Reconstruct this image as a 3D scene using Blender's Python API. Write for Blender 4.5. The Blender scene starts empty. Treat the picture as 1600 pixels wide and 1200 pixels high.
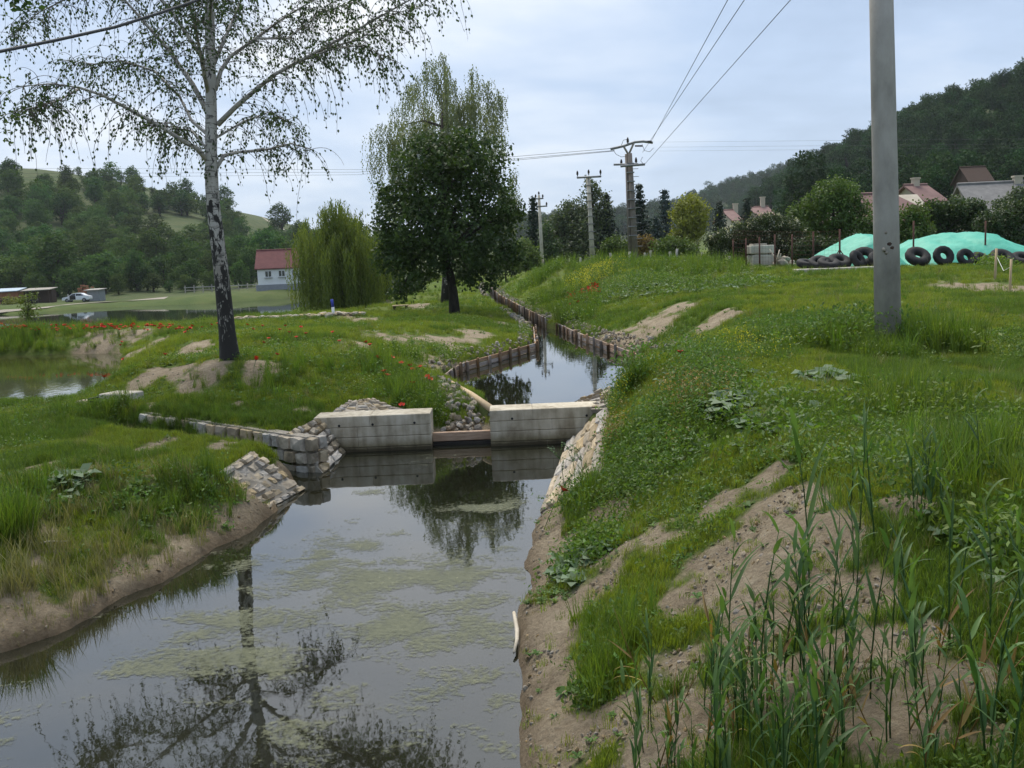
import bpy, bmesh, math, random
import numpy as np
from mathutils import Vector, Matrix

# ------------------------------------------------------------------ camera
F = 1550.0; PITCH = math.radians(7.35); ROLL = math.radians(2.4); H = 2.7; HAZE = 0.00012
scene = bpy.context.scene
C = scene.collection
cp, sp, cr, sr = math.cos(PITCH), math.sin(PITCH), math.cos(ROLL), math.sin(ROLL)
fw = Vector((0, cp, -sp)); R0 = Vector((1, 0, 0)); U0 = Vector((0, sp, cp))
RV = R0*cr - U0*sr; UV = U0*cr + R0*sr
cam = bpy.data.cameras.new('camera'); cam_o = bpy.data.objects.new('camera', cam); C.objects.link(cam_o)
m = Matrix.Identity(4)
for i in range(3):
    m[i][0] = RV[i]; m[i][1] = UV[i]; m[i][2] = -fw[i]
m[2][3] = H
cam_o.matrix_world = m
cam.sensor_width = 36; cam.lens = 36*F/1600; cam.clip_start = 0.05; cam.clip_end = 6000
scene.camera = cam_o
scene.view_settings.view_transform = 'Standard'
scene.view_settings.look = 'None'
scene.view_settings.exposure = 0.58
scene.view_settings.gamma = 1.0
scene.view_settings.use_curve_mapping = False
scene.render.engine = 'CYCLES'
scene.cycles.use_denoising = True
scene.cycles.max_bounces = 6
scene.cycles.transparent_max_bounces = 6
scene.cycles.volume_bounces = 1
scene.cycles.caustics_reflective = False
scene.cycles.caustics_refractive = False

# ------------------------------------------------------------------ sky and sun
SUN_EL, SUN_AZ = math.radians(60), math.radians(-14)     # azimuth from +Y towards +X
world = bpy.data.worlds.new('World'); scene.world = world; world.use_nodes = True
wt = world.node_tree; wt.nodes.clear()
def N(t, typ, **kw):
    n = t.nodes.new(typ)
    for k, v in kw.items():
        if k[0] == '_': n.inputs[k[1:]].default_value = v
        else: setattr(n, k, v)
    return n
def L(t, a, b): t.links.new(a, b)
sky = N(wt, 'ShaderNodeTexSky', sky_type='NISHITA', sun_disc=False, sun_elevation=SUN_EL, sun_rotation=SUN_AZ,
        air_density=1.0, dust_density=1.5, ozone_density=1.5)
tc = N(wt, 'ShaderNodeTexCoord')
sepd = N(wt, 'ShaderNodeSeparateXYZ'); L(wt, tc.outputs['Generated'], sepd.inputs[0])
def M(t, op, a, b=None, c=None, clamp=False):
    n = t.nodes.new('ShaderNodeMath'); n.operation = op; n.use_clamp = clamp
    for i, v in enumerate((a, b, c)):
        if v is None: continue
        if hasattr(v, 'is_linked') or hasattr(v, 'links'): L(t, v, n.inputs[i])
        else: n.inputs[i].default_value = v
    return n.outputs[0]
zz = M(wt, 'ADD', M(wt, 'MAXIMUM', sepd.outputs[2], 0.0), 0.16)
ux = M(wt, 'DIVIDE', sepd.outputs[0], zz); uy = M(wt, 'DIVIDE', sepd.outputs[1], zz)
comb = N(wt, 'ShaderNodeCombineXYZ'); L(wt, ux, comb.inputs[0]); L(wt, uy, comb.inputs[1])
n1 = N(wt, 'ShaderNodeTexNoise', _Scale=0.75, _Detail=5.0, _Roughness=0.5, _Distortion=0.3); L(wt, comb.outputs[0], n1.inputs['Vector'])
n2 = N(wt, 'ShaderNodeTexNoise', _Scale=2.0, _Detail=5.0, _Roughness=0.55); L(wt, comb.outputs[0], n2.inputs['Vector'])
sd = (math.sin(SUN_AZ+0.11)*math.cos(math.radians(27)), math.cos(SUN_AZ+0.11)*math.cos(math.radians(27)), math.sin(math.radians(27)))
dotn = N(wt, 'ShaderNodeVectorMath', operation='DOT_PRODUCT'); L(wt, tc.outputs['Generated'], dotn.inputs[0]); dotn.inputs[1].default_value = sd
glow = M(wt, 'POWER', M(wt, 'MAXIMUM', dotn.outputs['Value'], 0.0), 14.0)
v = M(wt, 'ADD', M(wt, 'MULTIPLY', n1.outputs[0], 0.75), M(wt, 'MULTIPLY', n2.outputs[0], 0.25))
v = M(wt, 'ADD', M(wt, 'MULTIPLY', M(wt, 'SUBTRACT', v, 0.5), 2.5), 0.40)
v = M(wt, 'ADD', v, M(wt, 'MULTIPLY', glow, 0.62), None, True)
ramp = N(wt, 'ShaderNodeValToRGB'); L(wt, v, ramp.inputs[0])
el = ramp.color_ramp.elements
el[0].position = 0.0; el[0].color = (0.24, 0.315, 0.44, 1)
el[1].position = 1.0; el[1].color = (.74, .75, .765, 1)
e = ramp.color_ramp.elements.new(0.45); e.color = (0.37, 0.465, 0.62, 1)
e = ramp.color_ramp.elements.new(0.72); e.color = (0.51, 0.58, 0.69, 1)
hz = M(wt, 'POWER', M(wt, 'SUBTRACT', 1.0, M(wt, 'MAXIMUM', sepd.outputs[2], 0.0)), 9.0)
hmix = N(wt, 'ShaderNodeMixRGB'); L(wt, M(wt, 'MULTIPLY', hz, 0.5), hmix.inputs[0]); L(wt, ramp.outputs[0], hmix.inputs[1]); hmix.inputs[2].default_value = (0.49, 0.55, 0.64, 1)
bg_s = N(wt, 'ShaderNodeBackground', _Strength=0.1); L(wt, sky.outputs[0], bg_s.inputs[0])
bg_c = N(wt, 'ShaderNodeBackground', _Strength=1.0); L(wt, hmix.outputs[0], bg_c.inputs[0])
mixs = N(wt, 'ShaderNodeMixShader', _Fac=0.9); L(wt, bg_s.outputs[0], mixs.inputs[1]); L(wt, bg_c.outputs[0], mixs.inputs[2])
wo = N(wt, 'ShaderNodeOutputWorld'); L(wt, mixs.outputs[0], wo.inputs[0])

sl = bpy.data.lights.new('sun', 'SUN'); sl.energy = 3.0; sl.angle = math.radians(40); sl.color = (1.0, 0.94, 0.83)
so = bpy.data.objects.new('sun', sl); C.objects.link(so)
sdir = Vector((math.sin(SUN_AZ)*math.cos(SUN_EL), math.cos(SUN_AZ)*math.cos(SUN_EL), math.sin(SUN_EL)))
so.rotation_euler = sdir.to_track_quat('Z', 'Y').to_euler()

# ------------------------------------------------------------------ helpers
rng = np.random.default_rng(7); random.seed(7)
def ray(px, py): return fw + RV*((px-800)/F) - UV*((py-600)/F)
def gnd(px, py, z):
    d = ray(px, py); t = (z-H)/d.z; return np.array((d.x*t, d.y*t))
def at(px, py, Y):
    d = ray(px, py); t = Y/d.y; return Vector((d.x*t, Y, H+d.z*t))

def tag(o, label, cat, group=None, kind=None):
    o['label'] = label; o['category'] = cat
    if group: o['group'] = group
    if kind: o['kind'] = kind
    return o
def empty(name, loc, label=None, cat=None, group=None, rz=0):
    o = bpy.data.objects.new(name, None); C.objects.link(o); o.location = loc; o.rotation_euler = (0, 0, rz)
    o.empty_display_size = 0.2
    if label: tag(o, label, cat, group)
    return o
def link(name, me, parent=None, loc=None):
    o = bpy.data.objects.new(name, me); C.objects.link(o)
    if parent: o.parent = parent
    if loc is not None: o.location = loc
    return o
def copy_tree(o, parent=None):
    c = o.copy(); C.objects.link(c)
    if parent: c.parent = parent
    for ch in list(o.children): copy_tree(ch, c)
    return c
class MB:
    def __init__(s): s.v = []; s.f = []; s.m = []; s.sm = []
    def add(s, vs, fs, mi=0, smooth=False):
        b = len(s.v); s.v += [tuple(x) for x in vs]
        for f in fs: s.f.append(tuple(i+b for i in f)); s.m.append(mi); s.sm.append(smooth)
    def box(s, c, d, rz=0, mi=0, bev=0.0):
        x, y, z = d[0]/2, d[1]/2, d[2]/2; ca, sa = math.cos(rz), math.sin(rz)
        if bev <= 0:
            pts = [(-x,-y,-z),(x,-y,-z),(x,y,-z),(-x,y,-z),(-x,-y,z),(x,-y,z),(x,y,z),(-x,y,z)]
            fs = [(0,3,2,1),(4,5,6,7),(0,1,5,4),(1,2,6,5),(2,3,7,6),(3,0,4,7)]
        else:
            b = bev; pts = []
            for zz_, k in ((-z, 1), (-z+b, 0), (z-b, 0), (z, 1)):
                q = b*k
                pts += [(-x+q,-y+q,zz_),(x-q,-y+q,zz_),(x-q,y-q,zz_),(-x+q,y-q,zz_)]
            fs = [(0,3,2,1),(12,13,14,15)]
            for r in range(3):
                for i in range(4):
                    j = (i+1) % 4; fs.append((r*4+i, r*4+j, r*4+4+j, r*4+4+i))
        s.add([(c[0]+p[0]*ca-p[1]*sa, c[1]+p[0]*sa+p[1]*ca, c[2]+p[2]) for p in pts], fs, mi)
    def tube(s, pts, rad, n=8, mi=0, cap=True, wob=0.0):
        pts = [Vector(p) for p in pts]; k = len(pts)
        if not hasattr(rad, '__len__'): rad = [rad]*k
        vs = []; ref = None
        for i in range(k):
            t = (pts[min(i+1, k-1)] - pts[max(i-1, 0)])
            if t.length < 1e-9: t = Vector((0, 0, 1))
            t.normalize()
            if ref is None: ref = Vector((0, 1, 0)) if abs(t.y) < .9 else Vector((1, 0, 0))
            a = t.cross(ref); a.normalize(); b = a.cross(t); ref = b
            for j in range(n):
                q = 2*math.pi*j/n; r = rad[i]*(1+(random.uniform(-wob, wob) if wob else 0))
                vs.append(pts[i]+a*(math.cos(q)*r)+b*(math.sin(q)*r))
        fs = []
        for i in range(k-1):
            for j in range(n):
                j2 = (j+1) % n; fs.append((i*n+j, i*n+j2, (i+1)*n+j2, (i+1)*n+j))
        s.add(vs, fs, mi, True)
        if cap:
            b = len(s.v)-k*n
            s.f.append(tuple(range(b+n-1, b-1, -1))); s.m.append(mi); s.sm.append(False)
            s.f.append(tuple(range(b+(k-1)*n, b+k*n))); s.m.append(mi); s.sm.append(False)
    def prism(s, prof, y0, y1, mi=0, fn=None):
        # profile in x,z extruded along y; fn maps (x,y,z)
        n = len(prof); fn = fn or (lambda x, y, z: (x, y, z))
        vs = [fn(p[0], y0, p[1]) for p in prof] + [fn(p[0], y1, p[1]) for p in prof]
        fs = [tuple(range(n)), tuple(range(2*n-1, n-1, -1))]
        for i in range(n):
            j = (i+1) % n; fs.append((j, i, n+i, n+j))
        s.add(vs, fs, mi)
    def mesh(s, name, mats):
        me = bpy.data.meshes.new(name); me.from_pydata(s.v, [], s.f)
        for mm in (mats if isinstance(mats, (list, tuple)) else [mats]): me.materials.append(mm)
        me.polygons.foreach_set('material_index', s.m); me.polygons.foreach_set('use_smooth', s.sm)
        me.update(); return me
    def build(s, name, mats, parent=None, loc=None): return link(name, s.mesh(name, mats), parent, loc)

def quads_mesh(name, V, mat, tint=None, nper=4):
    """V: (n, nper, 3) array of polygons"""
    n = V.shape[0]; me = bpy.data.meshes.new(name)
    me.vertices.add(n*nper); me.vertices.foreach_set('co', V.reshape(-1).astype(np.float32))
    me.loops.add(n*nper); me.loops.foreach_set('vertex_index', np.arange(n*nper, dtype=np.int32))
    me.polygons.add(n); me.polygons.foreach_set('loop_start', np.arange(0, n*nper, nper, dtype=np.int32))
    me.polygons.foreach_set('loop_total', np.full(n, nper, dtype=np.int32))
    me.materials.append(mat); me.update(calc_edges=True)
    if tint is not None:
        a = me.attributes.new('tint', 'FLOAT', 'FACE'); a.data.foreach_set('value', tint.astype(np.float32))
    return me
def unit(v): return v/np.maximum(np.linalg.norm(v, axis=-1, keepdims=True), 1e-9)
def leaf_quads(cen, length, width, out=None, r=rng, axis=None, flat=0.5):
    """rhombic leaves, slightly folded, around cen (n,3)"""
    n = len(cen)
    a = unit(r.normal(size=(n, 3))) if axis is None else unit(axis + r.normal(size=(n, 3))*0.35)
    nn = r.normal(size=(n, 3)); nn[:, 2] += flat
    if out is not None: nn = nn*0.6 + out
    b = unit(np.cross(nn, a)); 
    length = np.broadcast_to(np.asarray(length, float), (n,))[:, None]; width = np.broadcast_to(np.asarray(width, float), (n,))[:, None]
    q = np.stack([cen-a*length*.5, cen+b*width*.5-a*length*.05, cen+a*length*.5, cen-b*width*.5-a*length*.05], 1)
    return q

# value noise
def _h(ix, iy, s):
    n = (ix.astype(np.int64)*374761393 + iy.astype(np.int64)*668265263 + s*1442695041) & 0xffffffff
    n = ((n ^ (n >> 13))*1274126177) & 0xffffffff
    return ((n ^ (n >> 16)) & 0xffff)/65535.0
def vn(x, y, sc, seed=0):
    x = np.asarray(x, float)/sc; y = np.asarray(y, float)/sc
    ix = np.floor(x); iy = np.floor(y); fx = x-ix; fy = y-iy
    fx = fx*fx*(3-2*fx); fy = fy*fy*(3-2*fy)
    a = _h(ix, iy, seed); b = _h(ix+1, iy, seed); c = _h(ix, iy+1, seed); d = _h(ix+1, iy+1, seed)
    return (a+(b-a)*fx)*(1-fy)+(c+(d-c)*fx)*fy - .5
def fbm(x, y, sc, seed=0, o=4):
    r = 0; a = 1
    for k in range(o): r = r+vn(x, y, sc/2**k, seed+k*17)*a; a *= .55
    return r
def sstep(t): t = np.clip(t, 0, 1); return t*t*(3-2*t)

# ------------------------------------------------------------------ materials
def newmat(name):
    mt = bpy.data.materials.new(name); mt.use_nodes = True; t = mt.node_tree; t.nodes.clear()
    out = N(t, 'ShaderNodeOutputMaterial'); return mt, t, out
def ramp_node(t, fac, stops):
    r = N(t, 'ShaderNodeValToRGB'); L(t, fac, r.inputs[0]); e = r.color_ramp.elements
    e[0].position = stops[0][0]; e[0].color = (*stops[0][1], 1); e[1].position = stops[-1][0]; e[1].color = (*stops[-1][1], 1)
    for p, c in stops[1:-1]: q = e.new(p); q.color = (*c, 1)
    return r.outputs[0]
def coords(t, kind='Object', scale=(1, 1, 1)):
    c = N(t, 'ShaderNodeTexCoord'); mp = N(t, 'ShaderNodeMapping'); mp.inputs['Scale'].default_value = scale
    L(t, c.outputs[kind], mp.inputs[0]); return mp.outputs[0]
def geo_pos(t): return N(t, 'ShaderNodeNewGeometry').outputs['Position']
def rough_mat(name, stops, scale=4.0, rough=0.85, bump=0.3, bscale=None, detail=8.0, spec=0.3, sc=(1, 1, 1), rnd=0.0, metal=0.0, dist=0.02):
    """noise-coloured surface; rnd shifts brightness per object"""
    mt, t, out = newmat(name); co = coords(t, 'Object', sc)
    n = N(t, 'ShaderNodeTexNoise', _Scale=scale, _Detail=detail, _Roughness=0.62); 
    if rnd:
        oi = N(t, 'ShaderNodeObjectInfo'); vm = N(t, 'ShaderNodeVectorMath', operation='ADD'); cx = N(t, 'ShaderNodeCombineXYZ')
        L(t, M(t, 'MULTIPLY', oi.outputs['Random'], 50.0), cx.inputs[0]); L(t, co, vm.inputs[0]); L(t, cx.outputs[0], vm.inputs[1]); co = vm.outputs[0]
    L(t, co, n.inputs['Vector'])
    col = ramp_node(t, n.outputs[0], stops)
    if rnd:
        hs = N(t, 'ShaderNodeHueSaturation'); L(t, col, hs.inputs['Color'])
        L(t, M(t, 'MULTIPLY_ADD', oi.outputs['Random'], rnd*2, 1-rnd), hs.inputs['Value'])
        w = N(t, 'ShaderNodeTexWhiteNoise', noise_dimensions='1D'); L(t, oi.outputs['Random'], w.inputs['W'])
        L(t, M(t, 'MULTIPLY_ADD', w.outputs[0], 1.0, 0.45), hs.inputs['Saturation']); col = hs.outputs[0]
    b = N(t, 'ShaderNodeBsdfPrincipled', _Roughness=rough, _Metallic=metal); b.inputs['Specular IOR Level'].default_value = spec
    L(t, col, b.inputs['Base Color'])
    if bump:
        n3 = N(t, 'ShaderNodeTexNoise', _Scale=bscale or scale*3, _Detail=6.0, _Roughness=0.65); L(t, co, n3.inputs['Vector'])
        bp = N(t, 'ShaderNodeBump', _Strength=bump, _Distance=dist); L(t, n3.outputs[0], bp.inputs['Height']); L(t, bp.outputs[0], b.inputs['Normal'])
    L(t, b.outputs[0], out.inputs[0]); return mt
def leaf_mat(name, c0, c1, transl=0.4, hue=0.03, val=0.25, rough=0.55, spec=0.25):
    """leaves: colour between c0 and c1 by per-leaf tint, shifted per plant, part of the light passes through"""
    mt, t, out = newmat(name)
    at_ = N(t, 'ShaderNodeAttribute', attribute_name='tint'); oi = N(t, 'ShaderNodeObjectInfo')
    mx = N(t, 'ShaderNodeMixRGB'); L(t, at_.outputs['Fac'], mx.inputs[0]); mx.inputs[1].default_value = (*c0, 1); mx.inputs[2].default_value = (*c1, 1)
    hs = N(t, 'ShaderNodeHueSaturation'); L(t, mx.outputs[0], hs.inputs['Color'])
    w = N(t, 'ShaderNodeTexWhiteNoise', noise_dimensions='1D'); L(t, oi.outputs['Random'], w.inputs['W'])
    L(t, M(t, 'MULTIPLY_ADD', w.outputs[0], hue*2, 0.5-hue), hs.inputs['Hue'])
    L(t, M(t, 'MULTIPLY_ADD', oi.outputs['Random'], val*2, 1-val), hs.inputs['Value'])
    d = N(t, 'ShaderNodeBsdfPrincipled', _Roughness=rough); d.inputs['Specular IOR Level'].default_value = spec
    tr = N(t, 'ShaderNodeBsdfTranslucent'); L(t, hs.outputs[0], d.inputs['Base Color'])
    g = N(t, 'ShaderNodeMixRGB', blend_type='MULTIPLY', _Fac=1.0); L(t, hs.outputs[0], g.inputs[1]); g.inputs[2].default_value = (1.25, 1.3, 0.6, 1); L(t, g.outputs[0], tr.inputs[0])
    ms = N(t, 'ShaderNodeMixShader', _Fac=transl); L(t, d.outputs[0], ms.inputs[1]); L(t, tr.outputs[0], ms.inputs[2]); L(t, ms.outputs[0], out.inputs[0])
    return mt
def flat_mat(name, c, rough=0.6, metal=0.0, spec=0.4): return rough_mat(name, [(0.3, tuple(x*.85 for x in c)), (0.7, tuple(min(1, x*1.1) for x in c))], 3.0, rough, 0.05, spec=spec, metal=metal)

MAT = {}
MAT['concrete'] = rough_mat('concrete', [(0.3, (.32, .28, .22)), (0.5, (.46, .42, .34)), (0.7, (.54, .50, .42))], 3.0, 0.9, 0.25, 40)
MAT['pole_concrete'] = rough_mat('pole_concrete', [(0.3, (.22, .205, .18)), (0.5, (.34, .315, .275)), (0.72, (.43, .40, .355))], 2.5, 0.9, 0.35, 60, sc=(1, 1, .5))
MAT['brown_concrete'] = rough_mat('brown_concrete', [(0.3, (.14, .115, .095)), (0.7, (.24, .205, .175))], 2.5, 0.9, 0.3, 40)
MAT['stone'] = rough_mat('stone', [(0.3, (.20, .165, .12)), (0.5, (.37, .305, .22)), (0.7, (.46, .39, .29))], 5.0, 0.88, 0.5, 22, rnd=0.28)
MAT['mortar'] = rough_mat('mortar', [(0.3, (.22, .19, .15)), (0.7, (.36, .32, .26))], 8.0, 0.95, 0.5, 40)
MAT['rubble'] = rough_mat('rubble', [(0.3, (.17, .14, .105)), (0.7, (.37, .32, .25))], 6.0, 0.9, 0.4, 30, rnd=0.3)
MAT['timber'] = rough_mat('timber', [(0.3, (.13, .085, .055)), (0.55, (.24, .165, .11)), (0.75, (.33, .25, .18))], 5.0, 0.85, 0.4, 20, sc=(3, 3, .6), rnd=0.25)
MAT['plank'] = rough_mat('plank', [(0.3, (.26, .175, .12)), (0.55, (.41, .29, .21)), (0.75, (.50, .39, .30))], 6.0, 0.85, 0.35, 20, sc=(.6, .6, 6), rnd=0.25)
MAT['wet_wood'] = rough_mat('wet_wood', [(0.3, (.012, .010, .008)), (0.7, (.03, .024, .018))], 6.0, 0.4, 0.3, 20)
MAT['weathered'] = rough_mat('weathered', [(0.3, (.26, .23, .19)), (0.7, (.45, .42, .37))], 6.0, 0.9, 0.3, 30, sc=(2, 2, .5), rnd=.2)
MAT['bark'] = rough_mat('bark', [(0.3, (.018, .015, .012)), (0.7, (.06, .05, .04))], 9.0, 0.95, 0.9, 14, sc=(1, 1, .35))
MAT['rust'] = rough_mat('rust', [(0.3, (.06, .028, .02)), (0.7, (.13, .06, .045))], 9.0, 0.9, 0.3, 30)
MAT['steel'] = rough_mat('steel', [(0.3, (.16, .16, .16)), (0.7, (.28, .28, .28))], 6.0, 0.6, 0.1, 30, metal=.3)
MAT['wire'] = flat_mat('wire', (.06, .06, .065), 0.6)
MAT['black'] = flat_mat('black', (.012, .011, .012), 0.6)
MAT['rubber'] = rough_mat('rubber', [(0.3, (.010, .010, .010)), (0.7, (.028, .027, .026))], 6.0, 0.75, 0.2, 40)
MAT['porcelain'] = flat_mat('porcelain', (.035, .022, .018), 0.25)
MAT['white'] = rough_mat('white', [(0.3, (.70, .70, .68)), (0.7, (.80, .80, .78))], 2.0, 0.7, 0.05)
MAT['plinth'] = flat_mat('plinth', (.26, .27, .28), 0.9)
MAT['roof_red'] = rough_mat('roof_red', [(0.3, (.10, .028, .028)), (0.7, (.16, .050, .048))], 1.2, 0.8, 0.2, 10)
MAT['roof_brown'] = rough_mat('roof_brown', [(0.3, (.15, .085, .075)), (0.7, (.22, .13, .115))], 1.2, 0.8, 0.2, 10)
MAT['roof_grey'] = rough_mat('roof_grey', [(0.3, (.13, .125, .12)), (0.7, (.22, .21, .20))], 2.0, 0.8, 0.2, 10)
MAT['glass'] = flat_mat('glass', (.015, .018, .02), 0.08, spec=0.8)
MAT['render'] = rough_mat('render', [(0.3, (.42, .36, .28)), (0.7, (.52, .46, .36))], 2.0, 0.9, 0.1)
MAT['dark_wood'] = rough_mat('dark_wood', [(0.3, (.04, .025, .018)), (0.7, (.09, .055, .04))], 3.0, 0.9, 0.2, sc=(6, 6, 1))
MAT['brick'] = rough_mat('brick', [(0.3, (.26, .11, .06)), (0.7, (.42, .19, .10))], 3.0, 0.9, 0.2)
MAT['sheet'] = flat_mat('sheet', (.34, .42, .48), 0.5)
MAT['car_paint'] = flat_mat('car_paint', (.72, .72, .75), 0.25, spec=.6)
MAT['poppy'] = flat_mat('poppy', (.66, .050, .018), 0.6)
MAT['stem'] = flat_mat('stem', (.06, .11, .03), 0.7)
MAT['blue'] = flat_mat('blue', (.03, .05, .35), 0.5)
MAT['pale_wood'] = rough_mat('pale_wood', [(0.3, (.42, .30, .17)), (0.7, (.55, .42, .26))], 5.0, 0.8, 0.2, sc=(4, 4, .5))
MAT['dead_stick'] = rough_mat('dead_stick', [(0.3, (.36, .30, .22)), (0.7, (.58, .52, .42))], 9.0, 0.85, 0.3)
MAT['tarp'] = rough_mat('tarp', [(0.3, (.05, .33, .23)), (0.7, (.095, .44, .32))], 1.0, 0.55, 0.35, 3.0, spec=.3, dist=.15)
# leaves
MAT['lf_birch'] = leaf_mat('lf_birch', (.035, .060, .022), (.075, .115, .035), 0.35, .01, .1)
MAT['lf_birch2'] = leaf_mat('lf_birch2', (.13, .16, .095), (.22, .25, .15), 0.4, .01, .1)
MAT['lf_linden'] = leaf_mat('lf_linden', (.018, .040, .012), (.066, .112, .026), 0.3, .01, .1)
MAT['lf_willow'] = leaf_mat('lf_willow', (.080, .122, .024), (.185, .225, .050), 0.35, .01, .1)
MAT['lf_far'] = leaf_mat('lf_far', (.028, .066, .020), (.078, .135, .032), 0.3, .03, .4, .7, .08)
MAT['lf_forest'] = leaf_mat('lf_forest', (.013, .036, .012), (.034, .074, .020), 0.2, .02, .35, .7, .06)
MAT['lf_bush'] = leaf_mat('lf_bush', (.050, .085, .020), (.125, .170, .035), 0.3, .02, .2)
MAT['lf_dark'] = leaf_mat('lf_dark', (.030, .052, .020), (.070, .100, .034), 0.3, .015, .2)
MAT['lf_grey'] = leaf_mat('lf_grey', (.055, .080, .042), (.110, .140, .070), 0.3, .01, .12)
MAT['lf_yellow'] = leaf_mat('lf_yellow', (.15, .17, .025), (.25, .26, .04), 0.35, .01, .1)
MAT['lf_red'] = leaf_mat('lf_red', (.11, .07, .025), (.19, .12, .04), 0.3, .01, .1)
MAT['lf_spruce'] = leaf_mat('lf_spruce', (.016, .032, .020), (.045, .066, .042), 0.1, .015, .2)
MAT['lf_bluespruce'] = leaf_mat('lf_bluespruce', (.035, .055, .050), (.075, .105, .095), 0.1, .01, .1)
MAT['lf_elder'] = leaf_mat('lf_elder', (.45, .42, .30), (.62, .60, .48), 0.3, .0, .05)
MAT['grass'] = leaf_mat('grass', (.115, .160, .018), (.235, .280, .036), 0.4, .018, .28)
MAT['grass_dark'] = leaf_mat('grass_dark', (.070, .125, .018), (.145, .210, .032), 0.4, .015, .25)
MAT['straw'] = leaf_mat('straw', (.15, .145, .06), (.29, .265, .125), 0.3, .01, .2)
MAT['weed'] = leaf_mat('weed', (.065, .130, .028), (.140, .220, .050), 0.35, .015, .25)
MAT['weed_grey'] = leaf_mat('weed_grey', (.10, .16, .08), (.20, .27, .15), 0.3, .01, .15)
MAT['mustard'] = leaf_mat('mustard', (.50, .44, .02), (.65, .58, .05), 0.3, .0, .1)
MAT['brown_weed'] = leaf_mat('brown_weed', (.22, .14, .05), (.36, .26, .09), 0.3, .01, .2)
MAT['reed'] = leaf_mat('reed', (.050, .105, .030), (.105, .175, .048), 0.35, .012, .18, 0.45)
def algae_mat():
    mt, t, out = newmat('algae'); pos = geo_pos(t); a = N(t, 'ShaderNodeAttribute', attribute_name='dens')
    mp = N(t, 'ShaderNodeMapping'); mp.inputs['Scale'].default_value = (.7, 1.0, 1); L(t, pos, mp.inputs[0])
    n1 = N(t, 'ShaderNodeTexNoise', _Scale=3.0, _Detail=7.0, _Roughness=.62, _Distortion=.5); L(t, mp.outputs[0], n1.inputs['Vector'])
    n2 = N(t, 'ShaderNodeTexNoise', _Scale=20.0, _Detail=5.0, _Roughness=.7); L(t, pos, n2.inputs['Vector'])
    v = M(t, 'ADD', M(t, 'MULTIPLY', a.outputs['Fac'], .69), M(t, 'ADD', M(t, 'MULTIPLY', M(t, 'SUBTRACT', n1.outputs[0], .5), 2.0), M(t, 'MULTIPLY', M(t, 'SUBTRACT', n2.outputs[0], .5), 1.7)))
    k = ramp_node(t, v, [(.27, (0, 0, 0)), (.40, (.34, .34, .34)), (.66, (.64, .64, .64))])
    col = ramp_node(t, M(t, 'ADD', M(t, 'MULTIPLY', n2.outputs[0], .6), M(t, 'MULTIPLY', n1.outputs[0], .4)), [(.35, (.072, .080, .046)), (.5, (.125, .134, .080)), (.66, (.185, .190, .115))])
    b = N(t, 'ShaderNodeBsdfPrincipled', _Roughness=.75); b.inputs['Specular IOR Level'].default_value = .25; L(t, col, b.inputs['Base Color'])
    tr = N(t, 'ShaderNodeBsdfTransparent'); ms = N(t, 'ShaderNodeMixShader'); L(t, k, ms.inputs[0]); L(t, tr.outputs[0], ms.inputs[1]); L(t, b.outputs[0], ms.inputs[2]); L(t, ms.outputs[0], out.inputs[0]); return mt
MAT['algae'] = algae_mat()

# birch bark: white papery skin broken by black fissures, ever more of them towards the foot
def birch_bark():
    mt, t, out = newmat('birch_bark'); co = coords(t, 'Object', (1, 1, .42))
    n = N(t, 'ShaderNodeTexNoise', _Scale=13.0, _Detail=6.0, _Roughness=0.65, _Distortion=0.8); L(t, co, n.inputs['Vector'])
    nb = N(t, 'ShaderNodeTexNoise', _Scale=2.2, _Detail=3.0, _Roughness=0.6); L(t, co, nb.inputs['Vector'])
    co2 = coords(t, 'Object', (1, 1, 5)); n2 = N(t, 'ShaderNodeTexNoise', _Scale=4.5, _Detail=4.0, _Roughness=0.6); L(t, co2, n2.inputs['Vector'])
    s = N(t, 'ShaderNodeSeparateXYZ'); L(t, N(t, 'ShaderNodeTexCoord').outputs['Object'], s.inputs[0])
    low = M(t, 'DIVIDE', M(t, 'SUBTRACT', 3.4, s.outputs[2]), 3.4, None, True)
    thr = M(t, 'ADD', M(t, 'ADD', M(t, 'MULTIPLY', n.outputs[0], 0.7), M(t, 'MULTIPLY', nb.outputs[0], 0.35)), M(t, 'MULTIPLY', low, 0.225))
    dk = ramp_node(t, thr, [(0.585, (0, 0, 0)), (0.635, (1, 1, 1))])
    lines = ramp_node(t, n2.outputs[0], [(0.56, (0, 0, 0)), (0.62, (1, 1, 1))])
    msk = M(t, 'MAXIMUM', dk, M(t, 'MULTIPLY', lines, 0.75))
    mx = N(t, 'ShaderNodeMixRGB'); L(t, msk, mx.inputs[0])
    wcol = ramp_node(t, nb.outputs[0], [(0.3, (.28, .25, .21)), (0.65, (.50, .47, .42))]); L(t, wcol, mx.inputs[1]); mx.inputs[2].default_value = (.022, .019, .016, 1)
    b = N(t, 'ShaderNodeBsdfPrincipled', _Roughness=0.85); L(t, mx.outputs[0], b.inputs['Base Color'])
    bp = N(t, 'ShaderNodeBump', _Strength=0.7, _Distance=0.03, invert=True); L(t, thr, bp.inputs['Height']); L(t, bp.outputs[0], b.inputs['Normal'])
    L(t, b.outputs[0], out.inputs[0]); return mt
MAT['birch_bark'] = birch_bark()
MAT['twig'] = rough_mat('twig', [(0.3, (.05, .04, .035)), (0.7, (.12, .10, .09))], 6.0, 0.9, 0)

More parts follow.
